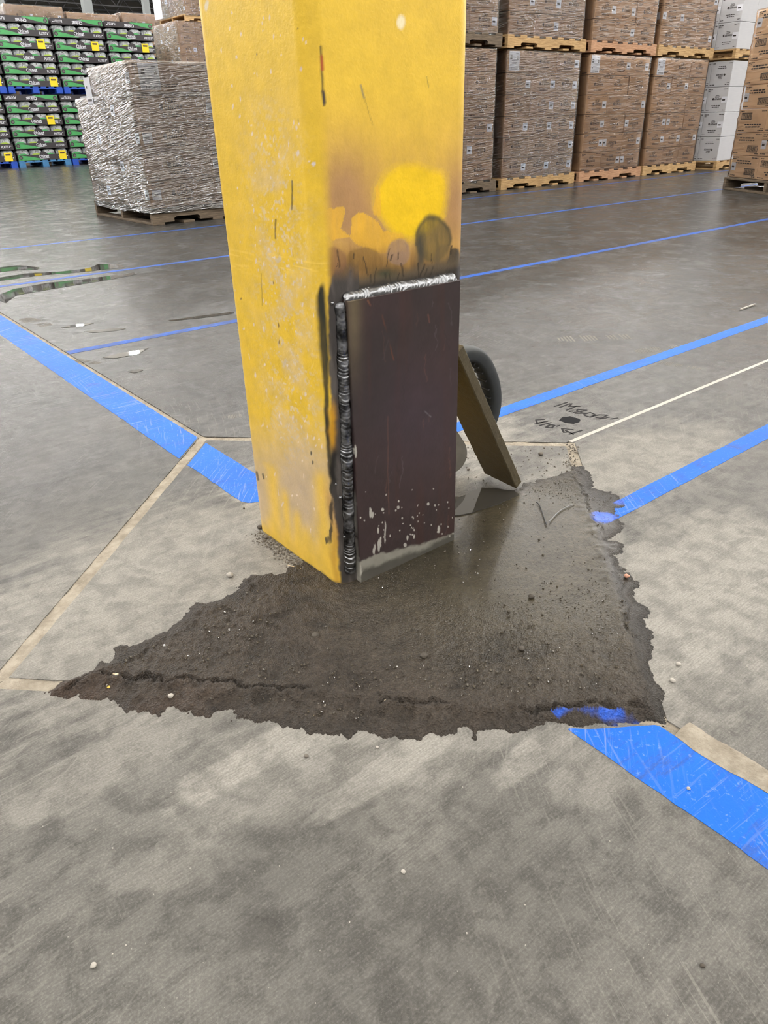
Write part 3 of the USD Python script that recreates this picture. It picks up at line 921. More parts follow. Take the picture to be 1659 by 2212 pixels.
    col = lay(col, strip, lin(66, 62, 60))
    col = lay(col, strip * ramp(nV, 0.45, 0.7) * 0.6, lin(104, 98, 94))
    flame_x = np.interp(v, [610, 640, 700, 800, 900, 1000, 1040], [697, 694, 697, 703, 706, 712, 716])
    flame_w = np.interp(v, [605, 640, 700, 780, 850, 950, 1040], [3, 12, 13, 11, 6, 7, 4])
    col = lay(col, np.clip(1.6 - np.abs(0.6 * u + 0.4 * us - flame_x) / (0.72 * flame_w), 0, 1) * ramp(v, 605, 625) * ramp(v, 1060, 1000) * (0.75 + 0.4 * nV), lin(46, 48, 40))
    yk = np.exp(-((us - 718) / 7) ** 2) * ramp(v, 850, 900) * ramp(v, 985, 950)
    col = lay(col, yk * 0.9, lin(206, 150, 30))
    col = lay(col, np.exp(-((us - 722) / 8) ** 2) * ramp(v, 960, 985) * ramp(v, 1060, 1030) * 0.95, lin(30, 28, 26))
    tan = np.clip(1.3 - np.abs(us - (edge_l - 7)) / 8, 0, 1) * ramp(v, 1020, 1090)
    col = lay(col, tan * 0.5, lin(186, 132, 52))
    for fu, fv, a, b in ((716, 1105, 4, 26), (712, 1150, 3, 22), (708, 1168, 2.4, 8), (717, 1060, 3, 12), (740, 1110, 3, 9), (674, 980, 1.6, 5), (675, 1000, 1.4, 5)):
        col = lay(col, np.clip(1.5 - ((us - fu) / a) ** 2 - ((vs - fv) / b) ** 2, 0, 1) * 0.9, lin(52, 50, 46))
    # wet, muddy foot
    foot = np.interp(u, [565, 640, 725, 745], [1142, 1196, 1248, 1250])
    col = lay(col, ramp(v + (nB - 0.5) * 14, foot + 2, foot + 16), lin(104, 90, 66))
    col[~seen] = YEL
    col[P[:, 2] < 0.002] = lay(col[P[:, 2] < 0.002], np.full((P[:, 2] < 0.002).sum(), 0.6), lin(110, 96, 72))
    obj('tube', tm(P, np.vstack([q[:, [0, 1, 2]], q[:, [0, 2, 3]]])), M['yellow'], root, smooth=True, paint=np.clip(col, 0, 1))

    # ---- the plate
    t = 0.0105
    ya, yb = Y0 - t, Y0
    a, b = hit((752, 650), 1, ya), hit((993, 606), 1, ya)
    px0, px1, pz1 = hit((765, 950), 1, ya)[0], hit((988, 900), 1, ya)[0], (a[2] + b[2]) / 2
    xs, zs2 = np.arange(px0, px1 + 1e-9, (px1 - px0) / 250), np.concatenate([[-0.012], np.linspace(-0.006, pz1, 520)])
    XX, ZZ = np.meshgrid(xs, zs2)
    e = np.minimum(np.minimum(XX - px0, px1 - XX), pz1 - ZZ)
    YY = np.where(e < 0.0006, ya + 0.0010, ya)
    F = np.c_[XX.ravel(), YY.ravel(), ZZ.ravel()]
    nn = len(xs)
    i, j = np.meshgrid(np.arange(len(zs2) - 1), np.arange(nn - 1), indexing='ij')
    fq = np.stack([i * nn + j, i * nn + j + 1, (i + 1) * nn + j + 1, (i + 1) * nn + j], -1).reshape(-1, 4)
    # rim of the grid back to the column
    rim_i = np.concatenate([np.arange(nn), np.arange(1, len(zs2)) * nn + nn - 1, (len(zs2) - 1) * nn + np.arange(nn - 2, -1, -1), np.arange(len(zs2) - 2, 0, -1) * nn])
    back = F[rim_i].copy()
    back[:, 1] = yb + 0.0005
    rim_f = F[rim_i].copy()
    nb = len(rim_i)
    V = np.vstack([F, rim_f, back])
    kk = np.arange(nb)
    sq = np.stack([len(F) + kk, len(F) + nb + kk, len(F) + nb + (kk + 1) % nb, len(F) + (kk + 1) % nb], -1)
    quads = np.vstack([fq, sq])
    u, v = pix(V)
    nA, nB, nC = meshkit.fbm(V * 24, 4, 31), meshkit.fbm(V * 90, 4, 32), meshkit.fbm(V * 7, 3, 33)
    nV = meshkit.fbm(V * np.array([70, 70, 5]), 4, 34)
    us, vs = u + (nA - 0.5) * 14 + (nB - 0.5) * 12, v + (meshkit.fbm(V * 24 + 5, 4, 35) - 0.5) * 14 + (meshkit.fbm(V * 90 + 5, 4, 36) - 0.5) * 12
    col = np.tile(np.array(lin(57, 44, 45)), (len(V), 1))
    rgp = np.random.default_rng(25)
    col = lay(col, ramp(nC, 0.35, 0.7) * 0.7, lin(47, 41, 41))
    col = lay(col, ramp(nV, 0.5, 0.72) * 0.6, lin(62, 42, 39))
    col = lay(col, np.exp(-((u - 900) / 90) ** 2 - ((v - 900) / 110) ** 2) * 0.6, lin(60, 47, 57))
    col = lay(col, np.exp(-((u - 765) / 16) ** 2) * ramp(v, 900, 640) * 0.8, lin(104, 92, 70))
    for aa, bb, wd, c in (((825, 680), (851, 778), 1.5, (112, 66, 42)), ((838, 900), (840, 1110), 1.3, (98, 70, 60)), ((795, 650), (800, 660), 2, (140, 90, 60)),
                          ((925, 680), (928, 696), 1.8, (120, 80, 66)), ((917, 888), (930, 900), 1.4, (150, 150, 156))):
        aa, bb = np.array(aa, float), np.array(bb, float)
        tt = np.clip(((u - aa[0]) * (bb - aa)[0] + (v - aa[1]) * (bb - aa)[1]) / ((bb - aa) @ (bb - aa)), 0, 1)
        d = np.hypot(u - aa[0] - tt * (bb - aa)[0] + (nA - 0.5) * 6, v - aa[1] - tt * (bb - aa)[1])
        col = lay(col, 0.5 * np.clip(1.5 - d / wd, 0, 1) * ramp(nA, 0.35, 0.55), lin(*c))
    for _ in range(30):
        fu, fv = rgp.uniform(775, 985), rgp.uniform(640, 1150)
        L_, sl, k_ = rgp.uniform(8, 70), rgp.uniform(-0.25, 0.25), rgp.uniform(0.1, 0.4)
        tt = np.clip((v - fv) / L_, 0, 1)
        d = np.hypot(us - fu - sl * tt * L_, v - fv - tt * L_)
        col = lay(col, k_ * np.clip(1.4 - d / rgp.uniform(0.8, 1.6), 0, 1), lin(*((104, 74, 62), (40, 33, 34), (96, 92, 94))[rgp.integers(3)]))
    # mortar smeared along the foot and up the left edge
    GREY = lin(132, 130, 121)
    top = np.interp(u, [770, 790, 830, 870, 910, 950, 980], [1218, 1208, 1192, 1186, 1176, 1162, 1152])
    bot = np.interp(u, [770, 800, 850, 900, 940, 980], [1256, 1240, 1222, 1206, 1184, 1164])
    sm = ramp(vs, top - 4, top + 3)
    col = lay(col, sm, GREY)
    col = lay(col, ramp(vs + (nA - 0.5) * 20, bot - 22, bot - 10), lin(78, 76, 70))
    col = lay(col, ramp(us, np.interp(v, [1060, 1100, 1150, 1220], [768, 774, 768, 782]), np.interp(v, [1060, 1100, 1150, 1220], [764, 770, 764, 776])) * ramp(v, 1050, 1075), lin(170, 167, 158))
    rg = np.random.default_rng(15)
    for fu, fv, a2, b2_ in ((768, 975, 2.6, 13), (800, 1108, 3, 10), (805, 1113, 3, 6), (860, 1096, 3, 3), (827, 1101, 3, 3), (925, 1089, 3, 3), (939, 1092, 2, 2), (948, 1143, 2.4, 7), (880, 1163, 2, 5),
                            (817, 1146, 2, 6), (832, 1150, 1.6, 22), (818, 1178, 2.4, 13), (822, 1170, 2, 12), (808, 1185, 3, 12), (895, 1160, 2, 4), (875, 1178, 3, 4)) + tuple(
            (rg.uniform(775, 980), 1165 - abs(rg.normal(0, 45)), rg.uniform(0.9, 1.8), rg.uniform(0.9, 2.4)) for _ in range(46)):
        d = ((u + (nB - 0.5) * 5 - fu) / a2) ** 2 + ((v + (nA - 0.5) * 5 - fv) / b2_) ** 2
        col = lay(col, np.clip((1.5 - d) * 1.5, 0, 1) * ramp(nB + 0.4 * nA, 0.42, 0.62), lin(166, 163, 156))
    side = np.zeros(len(V), bool)
    side[len(F):] = True
    right_edge = side & (V[:, 0] > px1 - 1e-4)
    col[right_edge] = np.array(lin(150, 128, 84)) * 0.7
    obj('steel_plate', tm(V, np.vstack([quads[:, [0, 1, 2]], quads[:, [0, 2, 3]]])), M['plate'], root, smooth=25 if False else False, paint=np.clip(col, 0, 1),
        label='dark brown steel plate with mortar splashes')

    # ---- weld beads: a row of overlapping ripples
    def bead(path, wid, hgt, nrm, pitch, seed, mat, irr=0.12, label=None):
        path = np.asarray(path, float)
        L = np.r_[0, np.cumsum(np.linalg.norm(np.diff(path, axis=0), axis=1))]
        ns, na = int(L[-1] / 0.0009), 22
        s = np.linspace(0, L[-1], ns)
        C = np.c_[[np.interp(s, L, path[:, k]) for k in range(3)]].T
        T = np.gradient(C, axis=0)
        T /= np.linalg.norm(T, axis=1, keepdims=True)
        nrm = np.asarray(nrm, float)
        B = np.cross(T, nrm)
        B /= np.linalg.norm(B, axis=1, keepdims=True)
        ang = np.linspace(0, PI, na)
        A, S = np.meshgrid(ang, s)
        cr = np.cos(A)
        wob = meshkit.fbm(np.c_[S.ravel() * 90, A.ravel() * 1.5, np.full(S.size, seed)], 3, seed).reshape(S.shape) - 0.5
        wob2 = meshkit.fbm(np.c_[S.ravel() * 55, np.zeros(S.size), np.full(S.size, seed)], 3, seed + 3).reshape(S.shape) - 0.5
        ph = (S + 0.0050 * cr ** 2 + wob2 * 0.026) / pitch
        saw = ph - np.floor(ph)
        amp_ = np.clip(0.32 + 1.1 * wob2, 0.08, 0.6)
        rip = 1.0 - amp_ * saw ** 1.3 * (1 - np.clip((saw - 0.80) / 0.20, 0, 1))
        end = np.clip(np.minimum(S, L[-1] - S) / 0.006, 0, 1) ** 0.5
        w = wid / 2 * (1 + irr * 2.2 * wob2) * (0.90 + 0.14 * rip) * (0.35 + 0.65 * end)
        h = hgt * (0.45 + 0.62 * rip + irr * 1.1 * wob) * (0.3 + 0.7 * end)
        pts = C[:, None] + cr[..., None] * w[..., None] * B[:, None] + (np.sin(A) ** 0.8 * h)[..., None] * nrm - 0.0012 * nrm
        i, j = np.meshgrid(np.arange(ns - 1), np.arange(na - 1), indexing='ij')
        q = np.stack([i * na + j, i * na + j + 1, (i + 1) * na + j + 1, (i + 1) * na + j], -1).reshape(-1, 4)
        V = pts.reshape(-1, 3)
        m = tm(V, np.vstack([q[:, [0, 1, 2]], q[:, [0, 2, 3]]]))
        m.fix_normals()
        return obj('weld_bead', m, mat, root, smooth=True, label=label)

    yy = Y0 - 0.001
    P_ = [hit(p_, 1, yy) for p_ in ((736, 652), (741, 760), (745, 870), (750, 1000), (753, 1120), (757, 1240))]
    bead(P_, 0.0175, 0.0068, (-0.25, -0.968, 0), 0.0066, 3, M['weld'], 0.22, label='vertical weld bead of stacked ripples')
    P_ = [hit(p_, 1, yy - 0.002) for p_ in ((742, 645), (800, 633), (860, 621), (930, 611), (984, 600))]
    bead(P_, 0.0150, 0.0068, (0, -0.80, 0.60), 0.0062, 9, M['weld_bright'], 0.2, label='bright weld bead along the top of the plate')
    # spatter beside the weld
    rg2 = np.random.default_rng(8)
    for fu, fv in ((757, 1028), (735, 1075), (726, 1046), (744, 1160), (718, 655), (779, 1120)):
        c = hit((fu, fv), 1, Y0 - 0.001)
        s = trimesh.creation.icosphere(1, rg2.uniform(0.0012, 0.0024))
        s.apply_translation(c)
        obj('weld_spatter', s, M['weld_bright'], root, smooth=True)
    return root


PI = math.pi


def ndsoft(b):
    return b.astype(float)


build_column()

# ------------------------------------------------------------------ tools behind the column
fl = thing('hand_float', 'mortar-coated hand float with black looped rubber handle leaning against the column', 'float')
bl_, br_ = hit((1055, 1030), 2, 0.004), hit((1116, 1056), 2, 0.004)
topp = np.array([X1 + 0.004, 0.752, 0.292])
wv = bl_ - br_
wv /= np.linalg.norm(wv)
lv = topp - br_
LEN = np.linalg.norm(lv) + 0.012
lv /= np.linalg.norm(lv)
nv = np.cross(wv, lv)
nv /= np.linalg.norm(nv)
if nv[0] < 0:
    nv = -nv
wv = np.cross(lv, nv)
if wv @ (bl_ - br_) < 0:
    wv = -wv
WB, TB = 0.078, 0.017
bm = bx(WB / 2, LEN / 2, TB / 2, WB, LEN, TB, 0.0015)
bm = bm.subdivide_to_size(0.012)
bm.vertices = bm.vertices + 0.0012 * (np.c_[[meshkit.noise(bm.vertices * 90, s) for s in (1, 2, 3)]].T - 0.5)
FT = frame_mat(br_, wv, lv, nv)
bm.apply_transform(FT)
bm.fix_normals()
obj('board', bm, M['float_board'], fl)
# handle: a thick D-shaped loop standing on the back of the board
def sweep(path, rad, sides=14, flat=1.0, upv=(1, 0, 0)):
    path = np.asarray(path, float)
    T = np.gradient(path, axis=0)
    T /= np.linalg.norm(T, axis=1, keepdims=True)
    U = np.asarray(upv, float)[None] - (T @ np.asarray(upv, float))[:, None] * T
    U /= np.linalg.norm(U, axis=1, keepdims=True)
    Bv = np.cross(T, U)
    a = np.arange(sides) * 2 * PI / sides
    r = np.broadcast_to(rad, (len(path),))
    ca = np.sign(np.cos(a)) * np.abs(np.cos(a)) ** 0.7
    sa = np.sign(np.sin(a)) * np.abs(np.sin(a)) ** 0.7
    V = path[:, None] + r[:, None, None] * (flat * ca[None, :, None] * U[:, None] + sa[None, :, None] * Bv[:, None])
    n = len(path)
    i, j = np.meshgrid(np.arange(n - 1), np.arange(sides), indexing='ij')
    q = np.stack([i * sides + j, i * sides + (j + 1) % sides, (i + 1) * sides + (j + 1) % sides, (i + 1) * sides + j], -1).reshape(-1, 4)
    V = V.reshape(-1, 3)
    f = [q[:, [0, 1, 2]], q[:, [0, 2, 3]]]
    for base in (0, (n - 1) * sides):
        c = len(V)
        V = np.vstack([V, V[base:base + sides].mean(0)])
        f.append(np.c_[np.full(sides, c), base + np.arange(sides), base + (np.arange(sides) + 1) % sides])
    m = tm(V, np.vstack(f))
    m.fix_normals()
    return m


tt = np.linspace(0, 1, 40)
ctrl = np.array([[0.138, TB - 0.006], [0.146, TB + 0.014], [0.168, TB + 0.034], [0.205, TB + 0.046], [0.250, TB + 0.047], [0.285, TB + 0.037], [0.306, TB + 0.016], [0.314, TB - 0.006]])
from scipy.interpolate import CubicSpline
cs = CubicSpline(np.linspace(0, 1, len(ctrl)), ctrl)
pth = np.c_[np.full(40, WB / 2), cs(tt)]
hm = sweep(pth, 0.0115 + 0.0022 * np.sin(tt * PI), 16, 1.15)
hm.apply_transform(FT)
hn = obj('handle', hm, M['rubber'], fl, smooth=40, label='black rubber loop handle')
for k in range(11):
    s = 0.16 + 0.068 * k
    a_ = cs(s)
    d_ = cs(s, 1)
    d_ = d_ / np.linalg.norm(d_)
    inn = np.array([d_[1], -d_[0]])
    if inn[1] > 0:
        inn = -inn
    c_ = a_ + inn * 0.0125
    rb = bx(0, 0, 0, 0.019, 0.0030, 0.0075, 0.0008)
    ang_ = math.atan2(d_[1], d_[0])
    rb.apply_transform(trimesh.transformations.rotation_matrix(ang_, (1, 0, 0)))
    rb.apply_translation((WB / 2, c_[0], c_[1]))
    rb.apply_transform(FT)
    obj('grip_rib', rb, M['rubber_dark'], hn)

tr = thing('trowel', 'grey steel trowel with a rounded tip standing behind the column', 'trowel')
tw, tl = 0.085, 0.24
blade = Polygon([(0, 0.02), (0.004, 0.008), (0.016, 0), (tw - 0.016, 0), (tw - 0.004, 0.008), (tw, 0.02), (tw, tl), (0, tl)]).buffer(0.012).buffer(-0.012)
blm = prism(Point(tw / 2, tw / 2).buffer(tw / 2, 24).union(sbox(0, tw / 2, tw, tl)), 0, 0.0035)
tip = hit((992, 1027), 2, 0.002)
ux = np.array([-0.5, 0.80, 0.0]); ux /= np.linalg.norm(ux)
u0 = np.array([0.78, -0.62, 0.0]); u0 /= np.linalg.norm(u0)
t0 = np.array([0.62 * 0.2, 0.78 * 0.2, 0.96]); t0 /= np.linalg.norm(t0)
PH = math.radians(33)
tv = math.cos(PH) * t0 - math.sin(PH) * u0
ux = math.cos(PH) * u0 + math.sin(PH) * t0
# rounded tip touches the floor at the point under the blade's centre of curvature
cc = np.array([tip[0], tip[1], 0]) - 0.028 * u0 + t0 * (tw / 2 + 0.004)
TT = frame_mat(cc - ux * tw / 2 - tv * tw / 2, ux, tv, np.cross(ux, tv))
blm.apply_transform(TT)
obj('blade', blm, M['steel'], tr)
sh = bar((tw / 2, tl - 0.09, -0.018), (tw / 2, tl - 0.02, -0.018), 0.012)
sh2 = sweep(np.array([[tw / 2, tl - 0.12, -0.04], [tw / 2, tl - 0.05, -0.042], [tw / 2, tl + 0.02, -0.04]]), 0.013, 12)
shank = bar((tw / 2, tl - 0.05, 0.0), (tw / 2, tl - 0.05, -0.040), 0.010)
for nm, mm, ma in (('shank', shank, M['steel']), ('grip', sh2, M['rubber'])):
    mm.apply_transform(TT)
    obj(nm, mm, ma, tr)


# ------------------------------------------------------------------ small loose things on the floor
def stone(r, seed, sq=(1, 1, 0.7)):
    m = trimesh.creation.icosphere(2, 1.0)
    m.vertices = m.vertices * (0.72 + 0.56 * meshkit.fbm(m.vertices * 1.3 + seed * 7.7, 3, seed))[:, None] * r * np.array(sq)
    m.apply_translation((0, 0, -m.bounds[0, 2]))
    return m


BITS = [('pebble', 1168, 983, 0.0052, 'pebble', 'dark grey pebble on the pale slab right of the leaning float'),
        ('pebble', 1012, 1016, 0.0032, 'pebble', 'small grey pebble in the gap between trowel tip and leaning float'),
        ('pebble', 1142, 994, 0.0018, 'pebble', 'tiny grey grain left of the dark pebble near the float'),
        ('pebble', 497, 1246, 0.0052, 'pebble_pale', 'flat pale flake on dry concrete above the left edge of the mortar'),
        ('pebble', 370, 1508, 0.0036, 'pebble_pale', 'white chip on the left part of the wet mortar'),
        ('paint_chip', 375, 1413, 0.0022, 'chip_yellow', 'tiny round yellow paint crumb on the wet mortar, upper of two'),
        ('paint_chip', 236, 1488, 0.0022, 'chip_yellow', 'tiny yellow paint crumb near the left tip of the mortar'),
        ('pebble', 825, 1507, 0.0045, 'pebble', 'dark rounded stone at the lower edge of the mortar ridge'),
        ('pebble', 1465, 1437, 0.0030, 'pebble_pale', 'white bit on the concrete right of the mortar, upper of two'),
        ('pebble', 1452, 1473, 0.0034, 'pebble_pale', 'ring-shaped white bit right of the mortar, lower of two'),
        ('pebble', 1353, 1249, 0.0040, 'pebble_pink', 'pinkish stone on the wet right rim of the mortar'),
        ('pebble', 682, 1378, 0.0050, 'pebble_dark', 'dark lump in the smooth middle of the mortar left of centre'),
        ('pebble', 916, 1422, 0.0045, 'pebble_dark', 'dark lump in the mortar below the steel plate'),
        ('pebble', 1148, 1293, 0.0045, 'pebble_dark', 'dark lump in the mortar right of the steel plate'),
        ('pebble', 1126, 1406, 0.0042, 'pebble_dark', 'dark lump in the lower right part of the mortar'),
        ('pebble', 562, 1142, 0.0050, 'pebble_dark', 'dark crumb at the left bottom corner of the yellow column'),
        ('pebble', 575, 1163, 0.0042, 'pebble', 'grey crumb along the left foot of the yellow column'),
        ('pebble', 662, 1635, 0.0024, 'pebble', 'tiny stone on the dry concrete below the mortar'),
        ('pebble', 815, 1616, 0.0018, 'pebble_pale', 'tiny pale grain just below the lower mortar edge'),
        ('pebble', 871, 1885, 0.0022, 'pebble_pale', 'white grain on the grey foreground concrete'),
        ('pebble', 1487, 1705, 0.0020, 'pebble_pale', 'white grain on the wide blue line'),
        ('pebble', 1517, 2088, 0.0022, 'pebble_dark', 'dark grain on the foreground concrete at lower right'),
        ('pebble', 527, 1090 + 9, 0.0018, 'pebble_dark', 'tiny black grain beside the rounded end of the blue aisle line'),
        ('pebble', 203, 2088, 0.0026, 'pebble_pale', 'white crumb on the foreground concrete at lower left')]
for k, (nm, u_, v_, r_, ma, lab) in enumerate(BITS):
    x_, y_ = gnd(u_, v_)
    zz = 0.0012 if nm and ('mortar' in lab and 'dry' not in lab and 'below the' not in lab and 'right of the mortar' not in lab or 'steel plate' in lab) else 0.0
    s_ = stone(r_, k + 3)
    s_.apply_translation((x_, y_, zz))
    obj(nm, s_, M[ma], None, lab, 'stone' if nm == 'pebble' else 'paint chip', smooth=True)
for u_, v_, u2, v2, w_, ma, lab, z_ in ((243, 1461, 256, 1467, 0.0042, 'straw', 'short wooden splinter on the mortar crack near its left tip', 0.006),
                                        (738, 1517, 834, 1522, 0.0016, 'straw', 'thin straw lying in the lower mortar ridge', 0.0065),
                                        (622, 1222, 650, 1230, 0.0016, 'straw', 'thin pale sliver beside the left foot of the column', 0.001),
                                        (1600, 670, 1630, 659, 0.006, 'pebble_pale', 'small pale stick on the floor near the right edge', 0.003)):
    a_, b_ = np.r_[gnd(u_, v_), z_], np.r_[gnd(u2, v2), z_]
    obj('splinter', bar(a_, b_, w_, w_ * 0.7), M[ma], None, lab, 'splinter')
for pts_, ma, lab in (([(1158, 1090), (1168, 1103), (1177, 1130), (1180, 1133)], 'rubber_dark', 'thin dark curved wire in the wet mortar right of the plate'),
                      ([(1186, 1131), (1198, 1118), (1212, 1106), (1236, 1095)], 'steel', 'thin shiny wire in the wet mortar beside the dark one')):
    pa = np.array([np.r_[gnd(*q_), 0.0042] for q_ in pts_])
    cs2 = CubicSpline(np.linspace(0, 1, len(pa)), pa)(np.linspace(0, 1, 16))
    obj('wire', sweep(cs2, 0.0008, 6, 1.0, (0, 0, 1)), M[ma], None, lab, 'wire')


def crumbs(name, label, pts, rs, mat):
    parts = []
    base = [stone(1.0, s) for s in range(5)]
    base = [trimesh.creation.icosphere(1, 1.0) for _ in range(1)] + [tm(b.vertices, b.faces) for b in base[:0]]
    rg = np.random.default_rng(99)
    V, F, n = [], [], 0
    ico = trimesh.creation.icosphere(0, 1.0)
    for (x_, y_, z_), r_ in zip(pts, rs):
        v_ = ico.vertices * (r_ * rg.uniform(0.6, 1.2, (len(ico.vertices), 1))) + (x_, y_, z_ + r_ * 0.4)
        V.append(v_)
        F.append(ico.faces + n)
        n += len(v_)
    obj(name, tm(np.vstack(V), np.vstack(F)), mat, None, label, 'crumbs', kind='stuff')


rg = np.random.default_rng(44)
pts = []
for _ in range(170):
    u_, v_ = rg.uniform(20, 1650), rg.uniform(1150, 2200)
    pts.append((*gnd(u_, v_), 0.0))
crumbs('floor_grit', 'tiny stone grit scattered over the dry concrete floor', pts, 0.0003 + 0.0008 * rg.random(len(pts)) ** 3, M['pebble_pale'])
pts = []
for _ in range(420):
    t_ = rg.random()
    u_, v_ = 566 + (655 - 566) * t_ + rg.normal(-8, 12), 1150 + (1215 - 1150) * t_ + rg.normal(6, 10)
    pts.append((*gnd(u_, v_), 0.0))
for _ in range(120):
    pts.append((*gnd(rg.uniform(990, 1225), rg.uniform(965, 1045)), 0.0))
for _ in range(160):
    pts.append((*gnd(1235 + rg.normal(0, 8), rg.uniform(960, 1040)), 0.0))
crumbs('mortar_crumbs', 'grey mortar crumbs along the column foot and the joint', pts, 0.0006 + 0.0016 * rg.random(len(pts)) ** 2, M['pebble'])
pts = []
PM = Polygon([tuple(gnd(*q)) for q in OUT]).buffer(-0.02)
while len(pts) < 2200:
    u_, v_ = rg.uniform(120, 1430), rg.uniform(1010, 1600)
    x_, y_ = gnd(u_, v_)
    if contains_xy(PM, x_, y_) and not (0.49 < x_ < 0.75 and 0.72 < y_ < 0.99) and rg.random() < (0.25 + 0.75 * (u_ < 600 or v_ > 1440)):
        pts.append((x_, y_, 0.0012 + 0.0030 * min(1, max(0, (math.hypot(x_ - 0.70, y_ - 0.72) - 0.16) / 0.22))))
n0 = len(pts)
while len(pts) < n0 + 2600:
    a_, r_ = rg.uniform(0, 2 * PI), rg.normal(0.70, 0.13)
    x_, y_ = 0.80 + 0.36 * r_ * math.cos(a_), 0.66 + 0.36 * r_ * math.sin(a_)
    if contains_xy(PM, x_, y_) and not (0.49 < x_ < 0.75 and 0.72 < y_ < 0.99):
        pts.append((x_, y_, 0.0010 + 0.0030 * min(1, max(0, (math.hypot(x_ - 0.70, y_ - 0.72) - 0.16) / 0.22))))
crumbs('mortar_gravel', 'coarse sand grains standing in the wet mortar', pts, np.r_[0.0005 + 0.0017 * rg.random(n0) ** 3, 0.0004 + 0.0008 * rg.random(len(pts) - n0) ** 2], M['wet_gravel'])

# ------------------------------------------------------------------ pallets
def pallet_block(w, d, mats, slot=True):
    """stringer pallet: deck boards along x, three stringers that run along x seen from -y, notched"""
    return None


def stringer_profile(L, h):
    """a notched 2x4 stringer as a polygon in (x, z)"""
    a, b, nh = L * 0.16, L * 0.36, h * 0.42
    p = sbox(0, 0, L, h)
    for s in (a, L - b):
        n = Polygon([(s, -0.01), (s, nh * 0.7), (s + 0.02, nh), (s + L * 0.2 - 0.02, nh), (s + L * 0.2, nh * 0.7), (s + L * 0.2, -0.01)])
        p = p.difference(n)
    return p


def wood_pallet(label, x0, y0, z0, w, d, h=0.105, wood='wood', rotz=0.0, along='x', group=None):
    """notched stringers run along x (or y), boards across them"""
    t = thing('wooden_pallet', label, 'pallet', (x0, y0, z0), rotz, group)
    m = M[wood]
    bt = 0.017
    Ls, Wd = (w, d) if along == 'x' else (d, w)

    def put(name, mm):
        if along == 'y':
            mm.apply_transform(np.array([[0, 1, 0, 0], [1, 0, 0, 0], [0, 0, 1, 0], [0, 0, 0, 1.0]]))
            mm.invert()
        obj(name, mm, m, t)

    prof = stringer_profile(Ls, h - 2 * bt)
    for k in range(3):
        yk = (0.0, Wd / 2 - 0.019, Wd - 0.038)[k]
        s = on_front(trimesh.creation.extrude_polygon(prof, 0.038, engine='earcut'))
        s.apply_translation((0, yk + 0.038, bt))
        put('stringer', s)
    nb = 7
    for k in range(nb):
        cx = 0.045 + (Ls - 0.09) * k / (nb - 1)
        put('deck_board', bx(cx, Wd / 2, h - bt / 2, 0.09, Wd, bt, 0.002))
    for k in range(5):
        cx = 0.045 + (Ls - 0.09) * k / 4
        put('bottom_board', bx(cx, Wd / 2, bt / 2, 0.09, Wd, bt, 0.002))
    return t


def blue_pallet(label, x0, y0, z0, w, d, h=0.125, worn=False, group=None):
    t = thing('blue_pallet', label, 'pallet', (x0, y0, z0), 0, group)
    m = M['pallet_blue_worn' if worn else 'pallet_blue']
    bw = 0.13
    for i, x in enumerate((bw / 2, w / 2, w - bw / 2)):
        for y in (bw / 2, d / 2, d - bw / 2):
            obj('block', bx(x, y, 0.018 + 0.036, bw, bw, h - 0.054, 0.002), m, t)
        obj('bottom_board', bx(x, d / 2, 0.009, bw, d, 0.018), m, t)
    for y in (bw / 2, d / 2, d - bw / 2):
        obj('lead_board', bx(w / 2, y, h - 0.027, w, bw, 0.018), m, t)
    for k in range(7):
        obj('deck_board', bx(0.06 + (w - 0.12) * k / 6, d / 2, h - 0.009, 0.11, d, 0.018), m, t)
    return t


# ------------------------------------------------------------------ cartons
def word_bars(x0, z0, w, h, n, seed):
    """a line of print too small to read: a row of word-long dashes"""
    rg = random.Random(seed)
    out, x = [], 0.0
    while x < w - 0.004:
        L = min(rg.uniform(0.4, 1.0) * h * 5, w - x)
        out.append(b2(x0 + x, x0 + x + L, -0.0008, 0.0, z0, z0 + h))
        x += L + h * 0.8
    return out


_logo = {}


def logo(wid):
    """leaf mark and two lines of lettering, about wid wide, centred, in the plane facing -y"""
    if wid not in _logo:
        s = wid / 0.20
        a = meshkit.text_mesh('LEAF', 0.030 * s, 0.0009, True)
        b = meshkit.text_mesh('GINGER', 0.030 * s, 0.0009, True)
        a.apply_translation((-0.040 * s - a.bounds[0, 0], 0.018 * s, 0))
        b.apply_translation((-0.055 * s - b.bounds[0, 0], -0.024 * s, 0))
        leaf = Point(-0.082 * s, -0.006 * s).buffer(0.021 * s, 8).difference(Point(-0.062 * s, -0.004 * s).buffer(0.009 * s, 6))
        c = trimesh.creation.extrude_polygon(leaf, 0.0009, engine='earcut')
        d = trimesh.creation.extrude_polygon(sbox(-0.035 * s, 0.056 * s, 0.04 * s, 0.062 * s), 0.0009, engine='earcut')
        _logo[wid] = on_front(cat([a, b, c, d]))
    return _logo[wid].copy()


